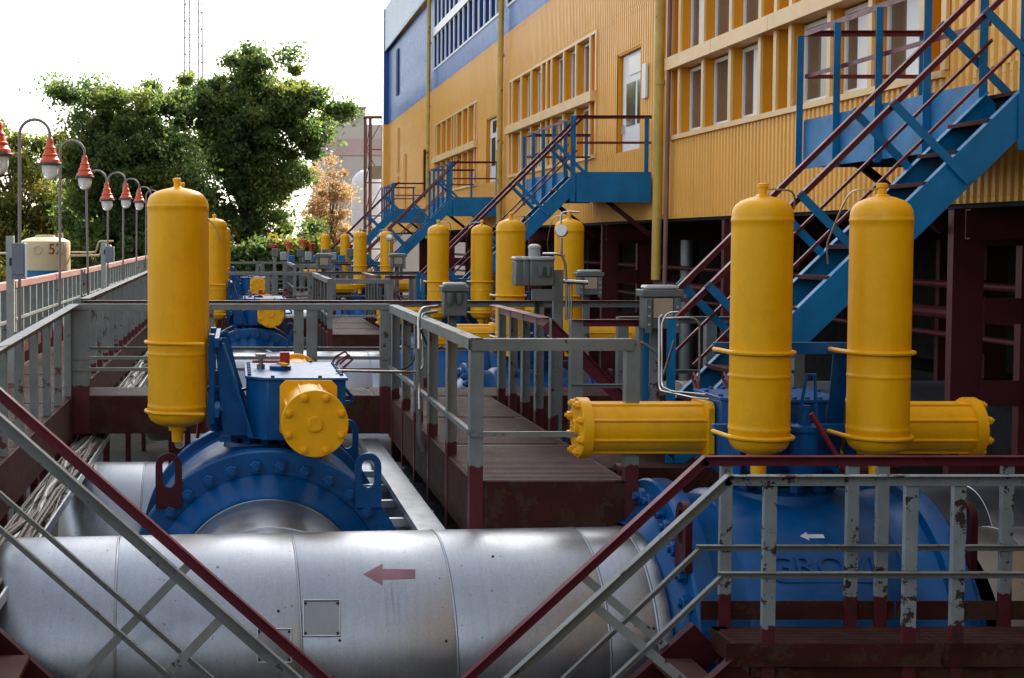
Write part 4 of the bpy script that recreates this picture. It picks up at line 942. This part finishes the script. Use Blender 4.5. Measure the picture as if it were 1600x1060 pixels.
MB().tube(smooth_path([P(876, 350, 12.9), P(877, 333, 12.9), P(886, 331, 12.9), P(905, 332, 12.9)], .06), .009, 8).build('gauge_tube', 'steel', ga)
for u in (884, 889, 893): MB().tube([P(u, 435, 12.95), P(u, 500, 12.95)], .008, 6).build('gauge_tube', 'steel', ga)
MB().cyl(P(880, 440, 12.9), P(918, 442, 12.9), .02, 8).build('manifold', 'steel', ga)
ga2 = thing('pressure_gauge', P(607, 370, 28), 'tiny pressure gauge in front of the small far tank pair', 'gauge')
MB().lathe(P(608, 372, 28), (-.5, -.85, 0), [(-.03, .07), (0, .075), (.004, .06)], 16).build('gauge_case', 'steel', ga2)
MB().tube([P(609, 378, 28), P(609, 410, 28)], .014, 6).build('gauge_tube', 'steel', ga2)
def conduit(label, paths, cat='conduit', name='conduit'):
    t = thing(name, paths[0][0][0], label, cat)
    for pts, r_, mt, nm in paths: MB().tube(smooth_path(pts, .07), r_, 8).build(nm, mt, t)
    return t
Y_ = 9.2
conduit('bright steel tubes bending down beside the left yellow cylinder of the right valve', [
    ([P(1035, 492, 10.6), P(1030, 497, 10.6), P(1030, 610, 10.2), P(1085, 622, 9.5), P(1108, 624, 9.4)], .007, 'steel', 'tube'),
    ([P(1060, 488, 10.6), P(1042, 489, 10.6), P(1034, 505, 10.6), P(1034, 604, 10.2), P(1050, 612, 9.9), P(1108, 617, 9.5)], .007, 'steel', 'tube'),
    ([P(1040, 498, 10.6), P(1082, 496, 10.6), P(1093, 505, 10.6), P(1093, 560, 10.6), P(1092, 612, 10.6)], .009, 'steel', 'tube'),
    ([P(984, 533, 10.9), P(1005, 536, 10.7), P(1030, 555, 10.5), P(1034, 590, 10.4), P(1034, 604, 10.3)], .013, 'black', 'cable'),
    ([P(1053, 533, 10.9), P(1045, 560, 10.7), P(1036, 588, 10.5)], .010, 'black', 'cable')])
conduit('steel conduit running from the left valve to the spur platform rail and up', [
    ([P(526, 580, 11.3), P(650, 582, 12), P(661, 574, 12), P(659, 490, 12.2), P(683, 487, 12.4)], .012, 'steel', 'tube'),
    ([P(655, 640, 11.9), P(654, 500, 12.1), P(658, 482, 12.2), P(684, 479, 12.4)], .014, 'steel', 'tube'),
    ([P(652, 545, 12), P(655, 690, 11.9), P(662, 705, 11.9)], .022, 'grey_rail', 'conduit_pipe'),
    ([P(618, 582, 12), P(645, 570, 12), P(655, 530, 12.1)], .009, 'black', 'cable'),
    ([P(657, 515, 12.1), P(672, 550, 12.1), P(690, 542, 12.2)], .009, 'black', 'cable')])
# far small valve heads, red caps
for i, (u, v, y, l) in enumerate(((429, 390, 60, 'red valve head leftmost in the far row'), (451, 386, 57, 'orange and red valve head second in the far row'), (474, 382, 58, 'orange valve head third in the far row'), (487, 388, 62, 'small red valve head fourth in the far row'), (510, 382, 55, 'largest orange valve head near the far yellow tanks'), (546, 390, 60, 'red valve head rightmost in the far row'))):
    a = P(u, v, y); t = thing('valve_head', (a.x, y, a.z), l, 'valve head', 'red and orange valve heads in the far row')
    MB().lathe((a.x, y, a.z), (0, 0, 1), [(-.12, .10), (.08, .11), (.1, .15), (.2, .15), (.22, .07), (.24, .07)], 16).build('cap', 'orange' if i in (1, 2, 4) else 'red', t)
    MB().cyl((a.x, y, .01), (a.x, y, a.z - .15), .07, 10).build('stem', 'grey_rail', t)
fb = thing('instrument_rack', P(560, 400, 48), 'cluttered grey instrument rack beside the far yellow tanks', 'equipment')
for k in range(12):
    u = 430 + k * 13; a = P(u, 402 + (k % 3) * 5, 50 + k % 4); MB().box((a.x - .12, a.y, a.z), (a.x + .12, a.y + .2, a.z + .3)).build('instrument_case', ('box_grey', 'box_lid', 'stair_blue')[k % 3], fb, bev=.02)
    MB().bar((a.x, a.y + .1, .01), (a.x, a.y + .1, a.z), .06, .06).build('rack_post', 'grey_rail', fb)

# ------------------------------------------------------------------ distance: buildings, tank, tower, mast
eb = thing('far_building', (6, 105, 0), 'pale beige blocky building in the distance beyond the hall end', 'building')
a, c = P(505, 210, 105), P(640, 210, 105)
MB().box((a.x, 105, .01), (c.x + 6, 120, P(0, 195, 105).z)).build('wall', 'beige', eb)
MB().box((a.x + 1.0, 106, P(0, 195, 105).z), (P(574, 0, 105).x, 118, P(0, 168, 105).z)).build('upper_wall', 'beige_d', eb)
MB().box((a.x + 1.0, 105.8, P(0, 168, 105).z), (P(575, 0, 105).x, 118.2, P(0, 165, 105).z)).build('roof_edge', 'beige_d', eb)
MB().box((a.x, 104.9, P(0, 243, 105).z), (c.x + 6, 104.98, P(0, 217, 105).z)).build('facade_band', 'pinkband', eb)
MB().box((a.x + 2, 108, P(0, 165, 105).z), (a.x + 3.2, 109, P(0, 161, 105).z)).build('roof_vent', 'beige_d', eb)
wt = thing('white_tank', (P(575, 300, 92).x, 92, 0), 'tall white round-topped storage tank behind the lattice tower', 'tank')
x = P(574, 300, 92).x; zz = P(0, 265, 92).z
MB().lathe((x, 92, 0.01), (0, 0, 1), [(0, 1.05), (zz - 1.0, 1.05), (zz - .6, .97), (zz - .25, .7), (zz - .05, .35), (zz, .02)], 32).build('shell', 'wtank', wt)
for k in range(6): MB().lathe((x, 92, zz - 1.6 - k * 1.0), (0, 0, 1), [(0, 1.07), (.05, 1.07)], 32).build('hoop', 'wtank', wt)
tw = thing('lattice_tower', (P(585, 300, 80).x, 80, 0), 'brown steel lattice tower with platforms at the end of the hall', 'tower')
xl, xr = P(573, 0, 80).x, P(601, 0, 80).x; ztp = P(0, 182, 80).z
for x in (xl, xl + .28, xr): 
    for y in (80, 81): MB().bar((x, y, .01), (x, y, ztp), .09, .09).build('leg', 'towr', tw)
for k in range(6):
    z0, z1 = ztp * k / 6, ztp * (k + 1) / 6
    MB().bar((xl, 80, z1), (xr, 80, z1), .07, .07).build('girt', 'towr', tw); MB().bar((xl, 80, z0 if k % 2 else z1), (xr, 80, z1 if k % 2 else z0), .05, .05).build('brace', 'towr', tw)
    MB().bar((xl, 80, z0), (xl + .28, 80, z1), .05, .05).build('brace', 'towr', tw)
MB().box((xl - .1, 79.8, ztp - .05), (xr + .1, 81.2, ztp)).build('top_platform', 'towr', tw)
z = P(0, 268, 80).z; MB().box((xl + .3, 79.9, z - .4), (xr, 81, z + .3)).build('cabin', 'box_grey', tw)
ms = thing('lattice_mast', (P(303, 60, 160).x, 160, 0), 'pale slender lattice radio mast above the trees', 'mast')
ul, ur = 287, 318
for s_ in range(4):
    x0 = P((ul, ur, ul + 8, ur - 8)[s_], 100, 160).x; x1 = P((ul + 2, ur - 4, ul + 8, ur - 9)[s_], -300, 160).x
    MB().bar((x0, 160 + (s_ > 1) * 1.5, .01), (x1, 160 + (s_ > 1) * 1.5, P(0, -300, 160).z), .15, .15).build('leg', 'mast', ms)
for k in range(30):
    v = 150 - k * 13; z0 = P(0, v, 160).z; z1 = P(0, v - 13, 160).z; x0, x1 = P(ul, 0, 160).x, P(ur - 1, 0, 160).x
    MB().bar((x0, 160, z0), (x1, 160, z0), .08, .08).build('girt', 'mast', ms); MB().bar((x0, 160, z0) if k % 2 else (x1, 160, z0), (x1, 160, z1) if k % 2 else (x0, 160, z1), .07, .07).build('brace', 'mast', ms)

# ------------------------------------------------------------------ trees
def leaves(centers, radii, n_, size, name, mat, parent, flat=.7):
    cnt = n_; idx = rng.integers(0, len(centers), cnt); C = np.array(centers)[idx]; Rr = np.array(radii)[idx][:, None]
    d = rng.normal(size=(cnt, 3)); d = d * .55
    p = C + d * Rr * np.array([1, 1, flat])
    a = rng.normal(size=(cnt, 3)); a /= np.linalg.norm(a, axis=1)[:, None]
    b_ = np.cross(a, rng.normal(size=(cnt, 3))); b_ /= np.linalg.norm(b_, axis=1)[:, None]
    s_ = size * (.6 + .8 * rng.random((cnt, 1)))
    # bent leaf: 2 triangles sharing the midrib
    v = np.stack([p - a * s_, p + b_ * s_ * .55, p + a * s_, p - b_ * s_ * .55 + np.cross(a, b_) * s_ * .3], 1).reshape(-1, 3)
    v = v - np.array(org(parent))
    f = (np.arange(cnt)[:, None] * 4 + np.array([0, 1, 2, 3])).reshape(-1)
    me = bpy.data.meshes.new(name); me.vertices.add(cnt * 4); me.vertices.foreach_set('co', v.ravel())
    me.loops.add(cnt * 4); me.loops.foreach_set('vertex_index', f.astype(np.int32)); me.polygons.add(cnt)
    me.polygons.foreach_set('loop_start', np.arange(cnt, dtype=np.int32) * 4)
    me.update(calc_edges=True); me.materials.append(M[mat]); o = bpy.data.objects.new(name, me); COL.objects.link(o); o.parent = parent; return o
def tree(lobes, y, base_u, label, mat='leaf', n_leaf=26000, size=.17, dens=1.0, depth=3.0, clr=(.45, 1.0), trunk_r=.3, nclu=7):
    sc = y / F_PX; bx = P(base_u, 380, y).x
    t = thing('tree', (bx, y, 0), label, 'tree', None)
    cs, rs = [], []
    for (u, v, ru, rv) in lobes:
        c0 = P(u, v, y); k = max(2, int(nclu * (ru * rv) / 2500))
        for _ in range(k):
            d = Vector((random.gauss(0, 1), random.gauss(0, 1), random.gauss(0, 1))).normalized() * random.random() ** .33
            cs.append((c0.x + d.x * ru * sc, y + d.y * max(depth, ru * sc) * .8, max(.6, c0.z + d.z * rv * sc))); rs.append(random.uniform(*clr) * random.choice((.6, 1, 1, 1.7)))
    leaves(cs, rs, n_leaf, size, 'crown', mat, t)
    z1 = max(c[2] for c in cs); tb = MB(); top = Vector((bx + .3, y, z1 * .72)); trunk = [Vector((bx, y, 0)), Vector((bx + .1, y + .1, z1 * .25)), Vector((bx - .1, y, z1 * .5)), top]
    tb.tube(trunk, [trunk_r, trunk_r * .75, trunk_r * .5, trunk_r * .15], 10)
    tk = tb.build('trunk', 'bark', t); lb = MB()
    for c_ in random.sample(cs, min(len(cs), 46)):
        c_ = Vector(c_); zz_ = max(1.2, min(z1 * .65, c_.z * random.uniform(.35, .7))); q = Vector((bx, y, zz_))
        m_ = q.lerp(c_, .5) + Vector((random.uniform(-.3, .3), random.uniform(-.3, .3), random.uniform(-.1, .4)))
        lb.tube([q, m_, c_], [trunk_r * .3, trunk_r * .16, trunk_r * .05], 6)
    lb.build('limbs', 'bark', t)
    return t
tree([(385, 98, 36, 26), (425, 110, 42, 30), (420, 150, 50, 30), (370, 120, 45, 35), (330, 150, 50, 40), (460, 150, 40, 45), (480, 190, 55, 30), (525, 182, 22, 14), (400, 190, 80, 60), (330, 220, 70, 60), (420, 250, 68, 60), (370, 290, 80, 60), (405, 340, 60, 45), (350, 360, 70, 40), (478, 225, 28, 24), (300, 150, 32, 26), (320, 175, 45, 40), (520, 180, 24, 16), (465, 365, 26, 30), (440, 388, 50, 18), (400, 240, 90, 90)], 76, 385,
     'tallest dense green tree in the middle behind the yellow tanks', n_leaf=130000, size=.115, nclu=15, clr=(.28, .72))
tree([(130, 150, 30, 28), (160, 170, 50, 35), (215, 160, 45, 30), (190, 220, 80, 50), (250, 220, 60, 60), (140, 250, 60, 50), (210, 290, 80, 60), (280, 300, 60, 60), (150, 340, 60, 45), (240, 360, 80, 40), (270, 150, 25, 20), (110, 200, 22, 14), (100, 145, 14, 10), (190, 260, 90, 80), (250, 330, 80, 60)], 70, 205,
     'broad dark green tree behind the gooseneck lamps', n_leaf=120000, size=.105, nclu=14, clr=(.28, .7))
tree([(20, 260, 40, 45), (60, 240, 45, 35), (-30, 230, 40, 50), (90, 300, 40, 40), (30, 320, 60, 50), (20, 370, 80, 35), (-60, 330, 60, 60), (100, 360, 40, 30)], 88, 25,
     'sunlit yellow-green trees at the left edge behind the lamps', mat='leaf_y', n_leaf=60000, size=.13, nclu=14, clr=(.35, .8))
tree([(512, 262, 10, 16), (522, 285, 18, 26), (505, 325, 24, 32), (530, 325, 20, 40), (515, 370, 34, 28)], 84, 518, 'thin autumn tree with sparse orange leaves before the far building', mat='leaf_o', n_leaf=9000, size=.075, nclu=40, clr=(.3, .7), trunk_r=.13, depth=1.0)
tree([(490, 258, 8, 10), (498, 295, 16, 26), (488, 345, 16, 26)], 90, 492, 'pale bare-branched tree left of the orange tree', mat='leaf_o', n_leaf=2600, size=.07, nclu=40, clr=(.3, .6), trunk_r=.1, depth=1.0)
for i, (u, w, l) in enumerate(((300, 60, 'low bushes under the broad tree'), (400, 60, 'low bushes under the tallest tree'), (470, 50, 'sunlit low shrub at the right foot of the tallest tree'), (170, 70, 'low bushes beyond the left railing'))):
    c0 = P(u, 385, 68); t = thing('bush', (c0.x, 68, 0), l, 'bush', 'bushes below the trees')
    cs = [(c0.x + random.uniform(-1, 1) * w / 32, 68 + random.uniform(-1, 1), random.uniform(.5, c0.z + .1)) for _ in range(60)]
    leaves(cs, [random.uniform(.3, .7) for _ in cs], 9000, .14, 'foliage', 'leaf_y' if i == 2 else 'leaf', t)
    MB().tube([(c0.x, 68, 0), (c0.x, 68, 2.5)], [.08, .03], 6).build('stem', 'bark', t)
# distant wood on the left so the horizon is closed
cs = [(random.uniform(-60, -8), random.uniform(120, 150), random.uniform(.5, 6)) for _ in range(260)]
t = thing('far_wood', (-30, 130, 0), 'pale far-off wood along the horizon at left', 'wood'); del t['category']; 
fw = leaves(cs, [random.uniform(1.2, 3) for _ in cs], 30000, .4, 'far_wood_foliage', 'leaf_y', t); t['kind'] = 'stuff'; t['category'] = 'wood'
cs = [(random.uniform(-26, -3.2), random.uniform(36, 66), .05) for _ in range(500)]
t2 = leaves(cs, [random.uniform(.8, 1.8) for _ in cs], 30000, .12, 'grass', 'grass', None, flat=.12); t2['kind'] = 'stuff'; t2['label'] = 'rough grass beyond the left walkway'

# ------------------------------------------------------------------ the site behind the viewpoint (seen in reflections)
walkway('viewing_walkway', -2.0, 7.3, -.9, 1.1, UP, 'maroon cross walkway from which the view is taken', None, panels=2.3)
railing('railing', [(-1.9, 1.05), (7.2, 1.05)], UP - .2, 'railing of the cross walkway below the viewpoint', None, step=1.5)
c = copy_tree(hd, (0, -17.5, .3)); c['label'] = 'silver header pipe behind the viewpoint'
for i, (x, y) in enumerate(((-16, -22), (-7, -26), (2, -25), (11, -27), (-24, -14))):
    t = thing('tree', (x, y, 0), ('tall', 'wide', 'round', 'dark', 'outermost')[i] + ' tree in the row behind the viewpoint', 'tree')
    cs = [(x + random.gauss(0, 2.2), y + random.gauss(0, 2), max(1.5, random.gauss(6, 2.6))) for _ in range(70)]
    leaves(cs, [random.uniform(.6, 1.4) for _ in cs], 9000, .4, 'crown', 'leaf', t)
    MB().tube([(x, y, 0), (x + .2, y, 4), (x, y + .1, 8)], [.3, .22, .08], 8).build('trunk', 'bark', t)
